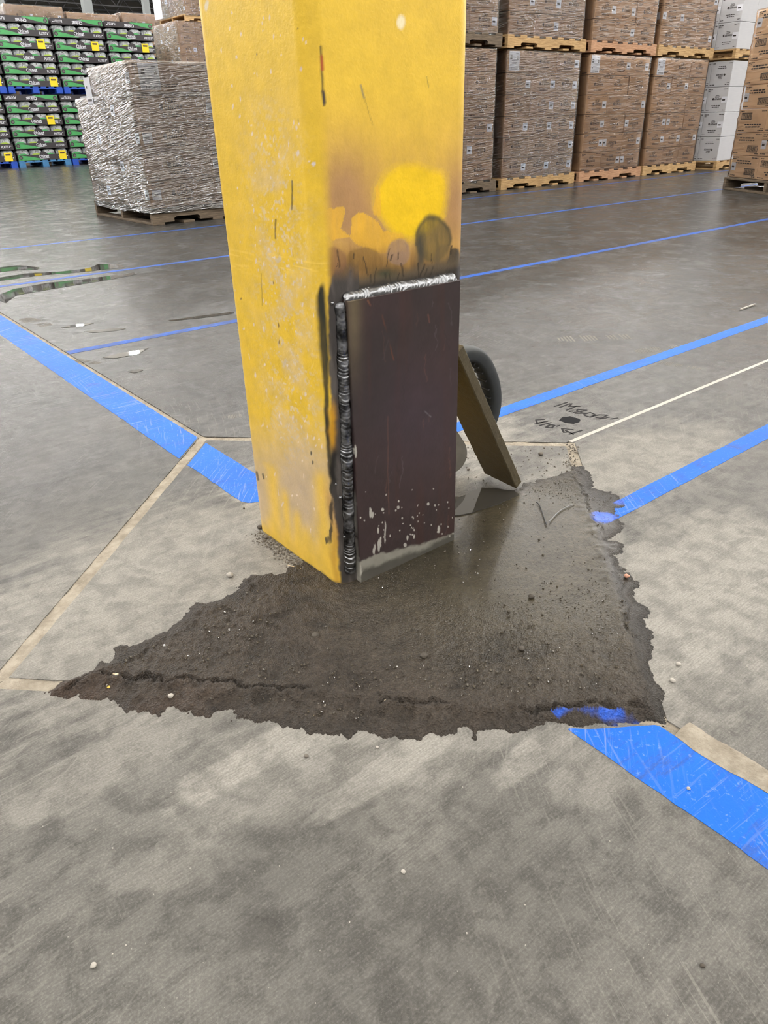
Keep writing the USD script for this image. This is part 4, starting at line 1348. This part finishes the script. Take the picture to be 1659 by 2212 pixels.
def face_print(p, W_, H_, D_, mat, inverted, sticker, ship, wide, rot=0.0, seed=1, code=False):
    """print and stickers of one upright face; rot 0: the -y face, -90: the -x face"""
    def put(name, mm, ma, par=None):
        mm = mm.copy()
        if inverted and name not in ('shipping_label', 'label_sticker', 'barcode'):
            mm.apply_transform(trimesh.transformations.rotation_matrix(PI, (0, 1, 0)))
        mm.apply_translation((0, -D_ / 2 - 0.0004, 0))
        mm = turned(mm, rot)
        mm.apply_translation((0, 0, H_ / 2))
        return obj(name, mm, ma, par or p)
    sc = min(wide, W_ * 0.42)
    lg = logo(round(sc, 3))
    lg.apply_translation((0, 0, 0.012))
    if not ship and not code:
        put('printed_logo', lg, mat)
    if code:
        txt = word_bars(-W_ * 0.30, H_ * 0.24, W_ * 0.5, 0.010, 3, seed) + word_bars(-W_ * 0.34, H_ * 0.14, W_ * 0.58, 0.010, 3, seed + 1)
    else:
        txt = word_bars(-sc * 0.5, -H_ * 0.24, sc, 0.007, 3, seed) + word_bars(-sc * 0.42, -H_ * 0.31, sc * 0.8, 0.007, 3, seed + 1)
    txt += word_bars(-W_ * 0.46, H_ * 0.40, W_ * 0.2, 0.007, 2, seed + 2) + word_bars(W_ * 0.24, H_ * 0.40, W_ * 0.22, 0.007, 2, seed + 3)
    txt += word_bars(-W_ * 0.46, H_ * 0.33, W_ * 0.12, 0.006, 2, seed + 7)
    txt += word_bars(-W_ * 0.46, -H_ * 0.42, W_ * 0.16, 0.006, 2, seed + 4) + word_bars(W_ * 0.33, -H_ * 0.43, W_ * 0.12, 0.007, 2, seed + 5)
    put('printed_text', cat(txt), mat)
    if sticker:
        sx = W_ * 0.36 if sticker == 'r' else -W_ * 0.40
        s = put('label_sticker', b2(sx - 0.034, sx + 0.034, -0.0012, 0, -0.034, 0.032), M['sticker'])
        put('barcode', b2(sx - 0.024, sx + 0.012, -0.0018, -0.001, -0.010, 0.004), M['ink_dark'], s)
    if ship:
        x_, z_ = -W_ * 0.24, 0.005
        s = put('shipping_label', b2(x_ - 0.072, x_ + 0.072, -0.0014, 0, z_ - 0.078, z_ + 0.078), M['sticker'])
        bars = []
        for (a, b, c, d) in ((-0.055, -0.030, 0.034, 0.044), (-0.057, -0.030, 0.012, 0.024), (0.038, 0.056, 0.030, 0.036), (0.036, 0.056, 0.010, 0.022),
                             (-0.055, -0.038, -0.038, -0.030), (0.02, 0.05, 0.056, 0.062)):
            bars.append(b2(x_ + a, x_ + b, -0.002, -0.001, z_ + c, z_ + d))
        for k in range(14):
            bars.append(b2(x_ - 0.035 + k * 0.0062, x_ - 0.035 + k * 0.0062 + (0.002 + 0.002 * (k % 3 == 0)), -0.002, -0.001, z_ - 0.070, z_ - 0.056))
        for k in range(3):
            bars += [b2(x_ - 0.035, x_ + 0.045 - 0.01 * k, -0.002, -0.001, z_ + 0.0 - 0.012 * k, z_ + 0.003 - 0.012 * k)]
        put('barcode', cat(bars), M['ink_grey'], s)
    if code:
        x_ = W_ * 0.22
        fr = sbox(x_ - 0.075, -0.062, x_ + 0.075, -0.010).difference(sbox(x_ - 0.069, -0.056, x_ + 0.069, -0.016))
        bars = [on_front(trimesh.creation.extrude_polygon(fr, 0.001, engine='earcut'))]
        for k in range(16):
            xx = x_ - 0.062 + k * 0.0078
            bars.append(b2(xx, xx + 0.002 + 0.003 * ((k * 7) % 3 == 0), -0.001, 0, -0.054, -0.018))
        put('printed_barcode', cat(bars), mat)


def carton_kind(name, W_, D_, H_, card, ink, faces, wide=0.2):
    """faces: list of (rot, width on that face, depth, inverted, sticker, shipping, code)"""
    p = proto(name, 'carton')
    obj('body', bx(0, 0, H_ / 2, W_, D_, H_, 0.004), card, p)
    for k, (rot, fw, fd, inv, stk, ship, code) in enumerate(faces):
        face_print(p, fw, H_, fd, ink, inv, stk, ship, wide, rot, 17 * k + 3, code)
        if rot == 0:
            pass
    return p


GAPC = 0.003
# P-row cartons: 0.363 wide, 0.50 deep, 0.178 high
RW, RD, RH, PITCH = 0.3610, 0.50, 0.1785, 0.1815
K_plain = carton_kind('carton', RW, RD, RH, M['card'], M['ink'], [(0, RW, RD, False, None, False, False)], 0.145)
K_stick = carton_kind('carton', RW, RD, RH, M['card'], M['ink'], [(0, RW, RD, False, 'r', False, False)], 0.145)
K_inv = carton_kind('carton', RW, RD, RH, M['card'], M['ink'], [(0, RW, RD, True, None, False, False)], 0.145)
K_invl = carton_kind('carton', RW, RD, RH, M['card'], M['ink'], [(0, RW, RD, True, 'l', False, False)], 0.145)
K_ship = carton_kind('carton', RW, RD, RH, M['card'], M['ink'], [(0, RW, RD, False, None, True, False), (-90, RD, RW, False, None, True, False)], 0.145)
K_side = carton_kind('carton', RW, RD, RH, M['card'], M['ink'], [(0, RW, RD, True, 'l', False, False), (-90, RD, RW, False, 'r', False, False)], 0.145)
KP = {'p': K_plain, 's': K_stick, 'i': K_inv, 'l': K_invl, 'h': K_ship, 'd': K_side}
ORD = ['lowest', 'second', 'third', 'fourth', 'fifth', 'sixth', 'seventh']
PY = 5.42
LOADS = [('load half hidden by the column', 4.675, ['ppp', 'lpp', 'ppi', 'pps', 'ppl', 'ppp'], ['pps', 'ppp', 'pps'], 'wood_grey'),
         ('first full load right of the column', 5.905, ['hps', 'sss', 'pss', 'sss', 'pps', 'sss'], ['sss', 'ssp', 'psp'], 'wood'),
         ('second full load right of the column', 7.145, ['hss', 'ppi', 'sps', 'sil', 'sls', 'psl'], ['ppp', 'ssp', 'psp'], 'wood_pink'),
         ('load next to the white cartons', 8.345, ['hpp', 'ssp', 'ppp', 'slp', 'sss', 'ppp'], ['dps', 'dlp', 'pps'], 'wood')]
COLN = ['left', 'middle', 'right']


def wrap_shell(x0, x1, y0, y1, z0, z1, seed, amp=0.006, step=0.03, top=0.06, sag=0.0, r=0.02):
    """stretch film round a load: four walls with rounded corners, creased, and a flap over the top edge"""
    per = []
    for cx, cy, a0 in ((x1 - r, y0 + r, -PI / 2), (x1 - r, y1 - r, 0), (x0 + r, y1 - r, PI / 2), (x0 + r, y0 + r, PI)):
        per += [(cx + r * math.cos(a), cy + r * math.sin(a)) for a in np.linspace(a0, a0 + PI / 2, 4)]
    ls = LineString(per + [per[0]])
    n = int(ls.length / step)
    Q = np.array([ls.interpolate(i / n, normalized=True).coords[0] for i in range(n)])
    cen = np.array([(x0 + x1) / 2, (y0 + y1) / 2])
    nz = max(3, int((z1 - z0) / step))
    rows = []
    for k in range(nz + 1):
        z = z0 + (z1 - z0) * k / nz
        rows.append(np.c_[Q, np.full(n, z)])
    for k in (1, 2):
        s = 1 - top * k / 2 / np.abs(Q - cen).max(0)
        rows.append(np.c_[cen + (Q - cen) * s, np.full(n, z1 + 0.003 * k)])
    V = np.array(rows)
    shp = V.shape
    F = V.reshape(-1, 3)
    d = (meshkit.fbm(F * np.array([5, 5, 26]), 4, seed) - 0.35) * 2 * amp
    out = F[:, :2] - cen
    out /= np.linalg.norm(out, axis=1, keepdims=True)
    F[:, :2] += out * np.clip(d, 0, 1)[:, None]
    F[:n, 2] += sag * (meshkit.fbm(F[:n] * 3.0, 3, seed + 2) - 0.3)
    i, j = np.meshgrid(np.arange(shp[0] - 1), np.arange(n), indexing='ij')
    q = np.stack([i * n + j, i * n + (j + 1) % n, (i + 1) * n + (j + 1) % n, (i + 1) * n + j], -1).reshape(-1, 4)
    return tm(F, np.vstack([q[:, [0, 1, 2]], q[:, [0, 2, 3]]]))


for li, (lname, xl, rows_lo, rows_hi, wood) in enumerate(LOADS):
    for tier, rows in ((0, rows_lo[::-1]), (1, rows_hi[::-1])):
        zb = 0.0 if tier == 0 else 1.208
        tn = 'lower' if tier == 0 else 'upper'
        wood_pallet('wooden stringer pallet under the %s %s' % (tn, lname), xl - 0.03, PY - 0.02, zb, 3 * RW + 0.075, 1.03, 0.105, wood)
        for r, kinds in enumerate(rows):
            for c_ in range(3):
                jx_, jy_ = random.uniform(-0.003, 0.003), random.uniform(-0.004, 0.012)
                copy_of(KP[kinds[c_]], '%s brown carton, %s row, %s %s' % (COLN[c_], ORD[r], tn, lname),
                        (xl + RW * (c_ + 0.5) + GAPC + jx_, PY + RD / 2 + jy_, zb + 0.107 + r * PITCH), name='carton')
            copy_of(K_plain, 'cartons at the back of a wrapped load, seen only as dark edges in the gaps', (xl + RW * 0.5 + GAPC, PY + RD * 1.5 + 0.012, zb + 0.107 + r * PITCH),
                    name='carton', group='cartons in the back row of the wrapped loads')
        nrow = len(rows)
        kindw = ('wrap', 'wrap', 'wrap_thin', 'wrap_thin')[li]
        obj('stretch_wrap', wrap_shell(xl - 0.008, xl + 3 * RW + 0.010, PY - 0.012, PY + 1.02, zb + 0.075, zb + 0.109 + nrow * PITCH, 60 + li * 2 + tier), M[kindw], None,
            'clear stretch film round the %s %s' % (tn, lname), 'stretch wrap', smooth=True)

# the wrapped load left of the column: long sides to -y, ends to -x
LX, LY = 2.236, 5.424
LW, LD = 0.508, 0.372
K_a = carton_kind('carton', LW, LD, RH, M['card'], M['ink'], [(0, LW, LD, False, None, False, False), (-90, LD, LW, False, None, False, False)], 0.17)
K_b = carton_kind('carton', LW, LD, RH, M['card'], M['ink'], [(0, LW, LD, False, 'l', False, False), (-90, LD, LW, False, 'r', False, False)], 0.17)
K_c = carton_kind('carton', LW, LD, RH, M['card'], M['ink'], [(0, LW, LD, False, None, True, False), (-90, LD, LW, False, 'r', False, False)], 0.17)
wood_pallet('wooden pallet under the film-wrapped load left of the column', LX - 0.012, LY - 0.006, 0, 2 * LW + 0.03, 3 * LD + 0.05, 0.112, 'wood_grey', along='x')
for r in range(5):
    for a_ in range(2):
        for b_ in range(3):
            if r == 4 and b_ == 2:
                continue
            kd = K_c if (r == 4 and a_ == 0 and b_ == 0) else (K_b if (r * 3 + b_ + a_) % 2 == 0 else K_a)
            copy_of(kd, '%s brown carton, %s, %s row, film-wrapped load left of the column' % (('left', 'right')[a_], ('nearest', 'middle', 'farthest')[b_], ORD[r]),
                    (LX + LW * (a_ + 0.5), LY + LD * (b_ + 0.5), 0.114 + r * PITCH), name='carton')


def left_wrap():
    a = wrap_shell(LX - 0.014, LX + 2 * LW + 0.016, LY - 0.014, LY + 2 * LD + 0.02, 0.114 + 4 * PITCH - 0.02, 0.119 + 5 * PITCH, 71, 0.012, 0.02, 0.12)
    b = wrap_shell(LX - 0.014, LX + 2 * LW + 0.016, LY - 0.014, LY + 3 * LD + 0.016, 0.06, 0.117 + 4 * PITCH, 72, 0.012, 0.02, 0.05, 0.09)
    return cat([a, b])


obj('stretch_wrap', left_wrap(), M['wrap_heavy'], None, 'creased shiny stretch film round the load left of the column', 'stretch wrap', smooth=True)
# big paper label on its far corner
lb = thing('shipping_label', 'white paper shipping label hanging at the far corner of the film-wrapped load', 'label')
obj('paper', b2(LX - 0.020, LX - 0.018, LY + 2 * LD - 0.02, LY + 2 * LD + 0.10, 0.80, 0.97), M['sticker'], lb)
obj('barcode', cat([b2(LX - 0.021, LX - 0.0195, LY + 2 * LD + 0.0, LY + 2 * LD + 0.08, 0.815, 0.83), b2(LX - 0.021, LX - 0.0195, LY + 2 * LD + 0.05, LY + 2 * LD + 0.07, 0.90, 0.915)]), M['ink_grey'], lb)

# white cartons at the far right
WX, WY = 9.675, 5.24
K_w = carton_kind('white_carton', 0.34, 0.27, 0.2695, M['card_white'], M['ink_dark'], [(-90, 0.27, 0.34, False, 'r', False, False)], 0.12)
K_wi = carton_kind('white_carton', 0.34, 0.27, 0.2695, M['card_white'], M['ink_dark'], [(-90, 0.27, 0.34, True, None, False, False)], 0.12)
for tier in (0, 1):
    zb = 0.0 if tier == 0 else 1.205
    nr = 4 if tier == 0 else 3
    tn = ('lower', 'upper')[tier]
    wood_pallet('wooden pallet under the %s white cartons at the far right' % tn, WX - 0.01, WY - 0.01, zb, 1.05, 1.10, 0.10, 'wood', along='x')
    for r in range(nr):
        for a_ in range(3):
            for b_ in range(4):
                if a_ > 0 and b_ > 0:
                    continue
                kd = K_wi if (tier, r) in ((0, 0), (0, 3)) else K_w
                where = 'nearest corner' if (a_, b_) == (0, 0) else ('%s along the printed side' % ('second', 'third', 'fourth')[b_ - 1] if a_ == 0 else '%s along the plain side' % ('second', 'third')[a_ - 1])
                copy_of(kd, 'white carton, %s, %s row, %s white stack' % (where, ORD[r], tn),
                        (WX + 0.342 * (a_ + 0.5), WY + 0.272 * (b_ + 0.5), zb + 0.102 + 0.272 * r), name='white_carton')

# turned stack of tan cartons at the right edge
RA = math.radians(-30)
r0 = np.array([7.055, 3.70])
ex, ey = np.array([math.cos(RA), math.sin(RA)]), np.array([-math.sin(RA), math.cos(RA)])
K_t1 = carton_kind('carton', 0.46, 0.40, RH, M['card2'], M['ink_dark'], [(-90, 0.40, 0.46, False, None, False, True), (0, 0.46, 0.40, False, None, False, True)], 0.14)
K_t2 = carton_kind('carton', 0.46, 0.40, RH, M['card2'], M['ink_dark'], [(-90, 0.40, 0.46, True, None, False, True), (0, 0.46, 0.40, False, None, False, True)], 0.14)
K_t3 = carton_kind('carton', 0.46, 0.40, RH, M['card2'], M['ink_dark'], [(-90, 0.40, 0.46, False, 'l', False, True), (0, 0.46, 0.40, False, None, False, True)], 0.14)
org = r0 - ey * 1.22
pl = wood_pallet('dark wooden pallet under the turned stack at the right edge', org[0], org[1], 0, 0.98, 1.25, 0.105, 'wood_grey', rotz=-30, along='x')
for r in range(7):
    for b_ in range(3):
        off = 0.012 * ((r * 5) % 3 - 1)
        c2 = org + ex * (0.03 + 0.23 + 0.004 * (r % 2)) + ey * (0.035 + 0.40 * (b_ + 0.5) + off - 0.01 * r * 0)
        copy_of((K_t1, K_t2, K_t3)[(r + b_) % 3], '%s tan barcode carton, %s row, turned stack at the right edge' % (('nearest', 'middle', 'far-left')[b_], ORD[r]),
                (c2[0], c2[1], 0.107 + r * PITCH), -30, name='carton')
wsh = wrap_shell(0.02, 0.50, 0.02, 1.25, 0.09, 0.111 + 7 * PITCH, 93, 0.010, 0.02, 0.05)
wsh.apply_transform(trimesh.transformations.rotation_matrix(RA, (0, 0, 1)))
wsh.apply_translation((org[0], org[1], 0))
obj('stretch_wrap', wsh, M['wrap_thin'], None, 'stretch film round the turned stack at the right edge', 'stretch wrap', smooth=True)

# ------------------------------------------------------------------ trays of paper plates on blue pallets
TW, TDp, TH = 1.09, 1.0, 0.2255


def swoosh(x0, x1, z0, z1):
    n = 14
    top = [(x0 + (x1 - x0) * t, z1 - (z1 - z0) * 0.92 * t ** 1.5) for t in np.linspace(0, 1, n)]
    return Polygon([(x0, z0)] + [(x1, z0)] + top[::-1])


def tray_kind(tag_at=None, lid=False):
    p = proto('plate_tray', 'tray')
    yf = -TDp / 2
    if not lid:
        obj('tray', cat([b2(-TW / 2, TW / 2, yf, -yf, 0, 0.012), b2(-TW / 2, TW / 2, -yf - 0.01, -yf, 0, TH), b2(-TW / 2, -TW / 2 + 0.008, yf, -yf, 0, 0.15), b2(TW / 2 - 0.008, TW / 2, yf, -yf, 0, 0.15),
                         b2(-TW / 2 + 0.01, TW / 2 - 0.01, yf + 0.25, -yf - 0.02, 0.01, TH - 0.004)]), M['black_tray'], p)
        for k in range(4):
            xc = -TW / 2 + TW * (k + 0.5) / 4
            b = trimesh.creation.icosphere(3, 1.0)
            v = b.vertices
            v = np.sign(v) * np.abs(v) ** 0.55
            v = v * np.array([TW / 8 - 0.006, 0.125, TH * 0.48]) * (0.97 + 0.06 * meshkit.noise(v * 3 + k, k))[:, None]
            b.vertices = v + np.array([xc, yf + 0.14, TH * 0.5])
            bg = obj('plate_pack', b, M['bag'], p, smooth=True)
            face = on_front(trimesh.creation.extrude_polygon(Polygon([(-0.11, -0.012), (0.10, -0.012), (0.02, 0.02), (-0.06, 0.012)]), 0.002, engine='earcut'))
            face.apply_translation((xc, yf + 0.0145, TH * 0.62 - 0.02))
            obj('print_patch', face, M['lime'] if k % 2 else M['green'], bg)
            pr = cat([b2(xc - 0.022 + s * 0.045, xc - 0.002 + s * 0.045, yf + 0.012, yf + 0.0155, TH * 0.77, TH * 0.86) for s in (0,)])
            obj('printed_mark', pr, M['ink_grey'], bg)
    inv = lid

    def put(name, poly, ma, y, par, th=0.002):
        m = on_front(trimesh.creation.extrude_polygon(poly, th, engine='earcut'))
        return fin(name, m, ma, y, par)

    def fin(name, m, ma, y, par):
        if inv:
            m.apply_transform(trimesh.transformations.rotation_matrix(PI, (0, 1, 0)))
            m.apply_translation((0, 0, 0.112))
        m.apply_translation((0, y, 0))
        return obj(name, m, ma, par)

    dome_ = Point(0, 0.078).buffer(0.092, 16).intersection(sbox(-1, 0.0, 1, 0.3))
    band = sbox(-TW / 2, 0, TW / 2, 0.108)
    if not lid:
        band = band.union(dome_)
    bp = put('front_band', band, M['black_tray'], yf, p, 0.006)
    y1 = yf - 0.006
    put('green_swoosh', swoosh(-TW / 2 + 0.012, 0.0 - 0.02, 0.006, 0.104), M['green'], y1, bp)
    put('round_seal', Point(-TW / 2 + 0.062, 0.060).buffer(0.038, 12), M['black_tray'], y1 - 0.002, bp)
    put('round_seal', Point(-TW / 2 + 0.062, 0.060).buffer(0.024, 12), M['ink_grey'], y1 - 0.004, bp)
    tx = meshkit.text_mesh('Chinet', 0.052, 0.002, True)
    tx.apply_translation((-tx.bounds[:, 0].mean(), 0.048, 0))
    q = LineString([(-0.10, 0.030), (0.0, 0.036), (0.10, 0.044)]).buffer(0.004)
    fin('printed_logo', cat([on_front(tx), on_front(trimesh.creation.extrude_polygon(q, 0.002, engine='earcut'))]), M['sticker'], y1, bp)
    pt = meshkit.text_mesh('PLATES', 0.046, 0.002, True)
    pt.apply_scale((0.14 / (pt.bounds[1, 0] - pt.bounds[0, 0]), 1, 1))
    pt.apply_translation((TW / 2 - 0.235 - pt.bounds[0, 0], 0.030, 0))
    fin('printed_text', cat([on_front(pt), b2(TW / 2 - 0.080, TW / 2 - 0.070, -0.002, 0, 0.030, 0.076), b2(TW / 2 - 0.060, TW / 2 - 0.035, -0.002, 0, 0.060, 0.072)]), M['sticker'], y1, bp)
    if lid:
        obj('lid_top', b2(-TW / 2, TW / 2, yf, -yf, 0.104, 0.112), M['green_light'], p)
        obj('back_panel', b2(-TW / 2 + 0.01, TW / 2 - 0.01, yf + 0.01, -yf, 0.0, 0.104), M['black_tray'], p)
    if tag_at:
        cx, cz = tag_at
        t = obj('yellow_tag', b2(cx - 0.078, cx + 0.078, y1 - 0.005, y1 - 0.003, cz - 0.085, cz + 0.085), M['yellow_tag'], p)
        obj('printed_lines', cat([b2(cx - 0.05, cx + 0.05, y1 - 0.007, y1 - 0.005, cz + 0.025, cz + 0.055)] + word_bars(cx - 0.05, cz - 0.02, 0.1, 0.006, 2, 4)), M['ink'], t)
        for mm in ():
            pass
    return p


K_tray, K_trayA, K_trayB, K_lid = tray_kind(), tray_kind((0.30, 0.088)), tray_kind((0.40, 0.088)), tray_kind(None, True)
CHY = 18.30
for tier, x_first, zb, ncol in ((0, 3.62, 0.0, 4), (1, 3.75, 1.385, 4)):
    for c_ in range(ncol):
        xl = x_first + 1.135 * c_
        tn = ('lower', 'upper')[tier]
        cn = ('leftmost', 'second', 'third', 'rightmost')[c_]
        blue_pallet('%s pallet painted blue in the %s tier of plate trays at the left' % (cn, tn), xl, CHY, zb, 1.10, 1.02, 0.125, worn=(tier == 0 and c_ == 1))
        for r in range(5):
            kd = K_trayA if (r == 3) else K_trayB if (r == 0 and c_ < 3) else K_tray
            copy_of(kd, 'black and green plate tray, %s up, %s pallet of the %s tier' % (ORD[r], cn, tn),
                    (xl + 0.55, CHY + 0.52 + random.uniform(-0.01, 0.01), zb + 0.127 + r * TH), name='plate_tray')
        copy_of(K_lid, 'upside-down black top tray, %s pallet of the %s tier' % (cn, tn), (xl + 0.55, CHY + 0.52, zb + 0.127 + 5 * TH), name='plate_tray')
    if tier == 1:
        for c_ in range(0):
            pass

# brown loads seen over the plate trays
K_big = carton_kind('carton', 0.62, 0.62, 0.36, M['card'], M['ink'], [(0, 0.62, 0.62, False, 'r', False, False), (-90, 0.62, 0.62, False, None, False, False)], 0.2)
for c_ in range(4):
    xl = 5.75 + 1.33 * c_
    cn = ('leftmost', 'second', 'third', 'rightmost')[c_]
    top_ = (3.20, 3.12, 3.18, 3.10)[c_]
    wood_pallet('wooden pallet of the %s brown load behind the plate trays' % cn, xl, 20.35, 0, 1.27, 1.26, 0.12, 'wood')
    n_ = 8
    hh = (top_ - 0.122) / n_
    for r in range(n_):
        for a_ in range(2):
            lab = '%s brown carton, %s row, %s brown load behind the plate trays' % (('left', 'right')[a_], (ORD + ['top'])[r], cn)
            copy_of(K_big, lab if r >= 6 else 'brown carton hidden low in a load behind the plate trays', (xl + 0.02 + 0.622 * (a_ + 0.5), 20.37 + 0.31, 0.122 + r * hh), 0,
                    group=None if r >= 6 else 'hidden cartons behind the plate trays', name='carton', scale=(1, 1, hh / 0.362))
    obj('stretch_wrap', wrap_shell(xl, xl + 1.285, 20.35, 21.0, 0.1, top_ + 0.01, 130 + c_, 0.02, 0.06, 0.05), M['wrap'], None, 'shiny stretch film round the %s brown load behind the plate trays' % cn, 'stretch wrap', smooth=True)

# tall brown load between the wrapped pallet and the column
BX_, BY_ = 7.343, 15.20
K_s = carton_kind('carton', 0.36, 0.37, RH, M['card'], M['ink'], [(0, 0.36, 0.37, False, None, False, False), (-90, 0.37, 0.36, False, None, False, False)], 0.14)
K_s2 = carton_kind('carton', 0.36, 0.37, RH, M['card'], M['ink'], [(0, 0.36, 0.37, False, 'r', False, False), (-90, 0.37, 0.36, False, 'r', False, False)], 0.14)
for tier, zb, nr, xo, yo in ((0, 0.0, 6, 0, 0), (1, 1.25, 6, 0, 0), (2, 2.455, 5, 0.20, -0.02)):
    tn = ('bottom', 'middle', 'top')[tier]
    wood_pallet('wooden pallet under the %s load of the tall brown stack behind the column' % tn, BX_ + xo * 0.9, BY_ + yo, zb, 1.12, 1.14, 0.115, 'wood')
    for r in range(nr):
        for a_ in range(3):
            for b_ in range(3):
                if a_ and b_:
                    continue
                hid = tier == 0 or a_ == 2
                copy_of(K_s2 if (r + a_ + b_) % 3 == 0 else K_s, ('carton hidden in the tall brown stack behind the column' if hid else
                        '%s brown carton, %s row, %s load of the tall brown stack' % (('corner', 'second left-side', 'third left-side')[b_] if a_ == 0 else 'second front', ORD[r], tn)),
                        (BX_ + xo + 0.01 + 0.365 * (a_ + 0.5), BY_ + yo + 0.01 + 0.373 * (b_ + 0.5), zb + 0.117 + r * PITCH), name='carton',
                        group='hidden cartons of the tall brown stack' if hid else None)
    obj('stretch_wrap', wrap_shell(BX_ + xo - 0.005, BX_ + xo + 1.12, BY_ + yo - 0.005, BY_ + yo + 1.14, zb + 0.09, zb + 0.12 + nr * PITCH, 140 + tier, 0.012, 0.05, 0.05), M['wrap'], None,
        'stretch film round the %s load of the tall brown stack' % tn, 'stretch wrap', smooth=True)
wb = obj('paper_sheet', b2(7.40, 7.405, 15.9, 16.25, 2.56, 3.0), M['sticker'], None, 'white paper sheet hanging beside the top load of the tall brown stack', 'paper')

# ------------------------------------------------------------------ the hall: walls, ceiling, joists, posts
obj('wall_back', b2(-12.6, 82, 80, 80.3, 0, 7.5), M['wall'], None, 'pale far wall of the hall', kind='structure')
obj('wall_right', b2(80, 80.3, -12.6, 80, 0, 7.5), M['wall'], None, 'pale wall far to the right', kind='structure')
obj('wall_left', b2(-12.6, -12.3, -12.3, 80, 0, 7.5), M['wall'], None, 'pale wall to the left', kind='structure')
obj('wall_front', b2(-12.3, 80, -12.6, -12.3, 0, 7.5), M['wall'], None, 'pale wall behind the camera', kind='structure')
obj('ceiling', b2(-12.6, 80.3, -12.6, 80.3, 7.4, 7.55), M['deck'], None, 'pale metal roof deck', kind='structure')
for k, yj in enumerate(np.arange(39.0, 66, 4.4)):
    t = thing('roof_joist', 'dark open-web steel joists under the far roof deck', 'joist', (0, float(yj), 0), group='roof joists above the far stacks')
    x0_, x1_, zl, zh = 2.0, 44.0, 6.35, 7.25
    obj('bottom_chord', b2(x0_, x1_, -0.05, 0.05, zl - 0.03, zl + 0.03), M['joist'], t)
    obj('top_chord', b2(x0_, x1_, -0.05, 0.05, zh - 0.03, zh + 0.06), M['joist'], t)
    xs_ = np.arange(x0_, x1_, 0.75)
    web = [bar((a_, 0, zl if i_ % 2 else zh), (a_ + 0.75, 0, zh if i_ % 2 else zl), 0.045) for i_, a_ in enumerate(xs_)]
    obj('web', cat(web), M['joist'], t)
for (u_, d_, w_, lab) in ((4, 30.0, 0.20, 'pale steel roof post at the upper left corner of the picture'), (189, 27.0, 0.25, 'pale steel roof post over the second plate-tray pallet'),
                          (316, 26.0, 0.17, 'pale steel roof post left of the tall brown stack')):
    r_ = ray(u_, 20)
    q_ = CAM + r_ * (d_ / np.hypot(r_[0], r_[1]))
    obj('roof_post', b2(q_[0] - w_ / 2, q_[0] + w_ / 2, q_[1] - w_ / 2, q_[1] + w_ / 2, 0, 7.4), M['post'], None, lab, 'post')
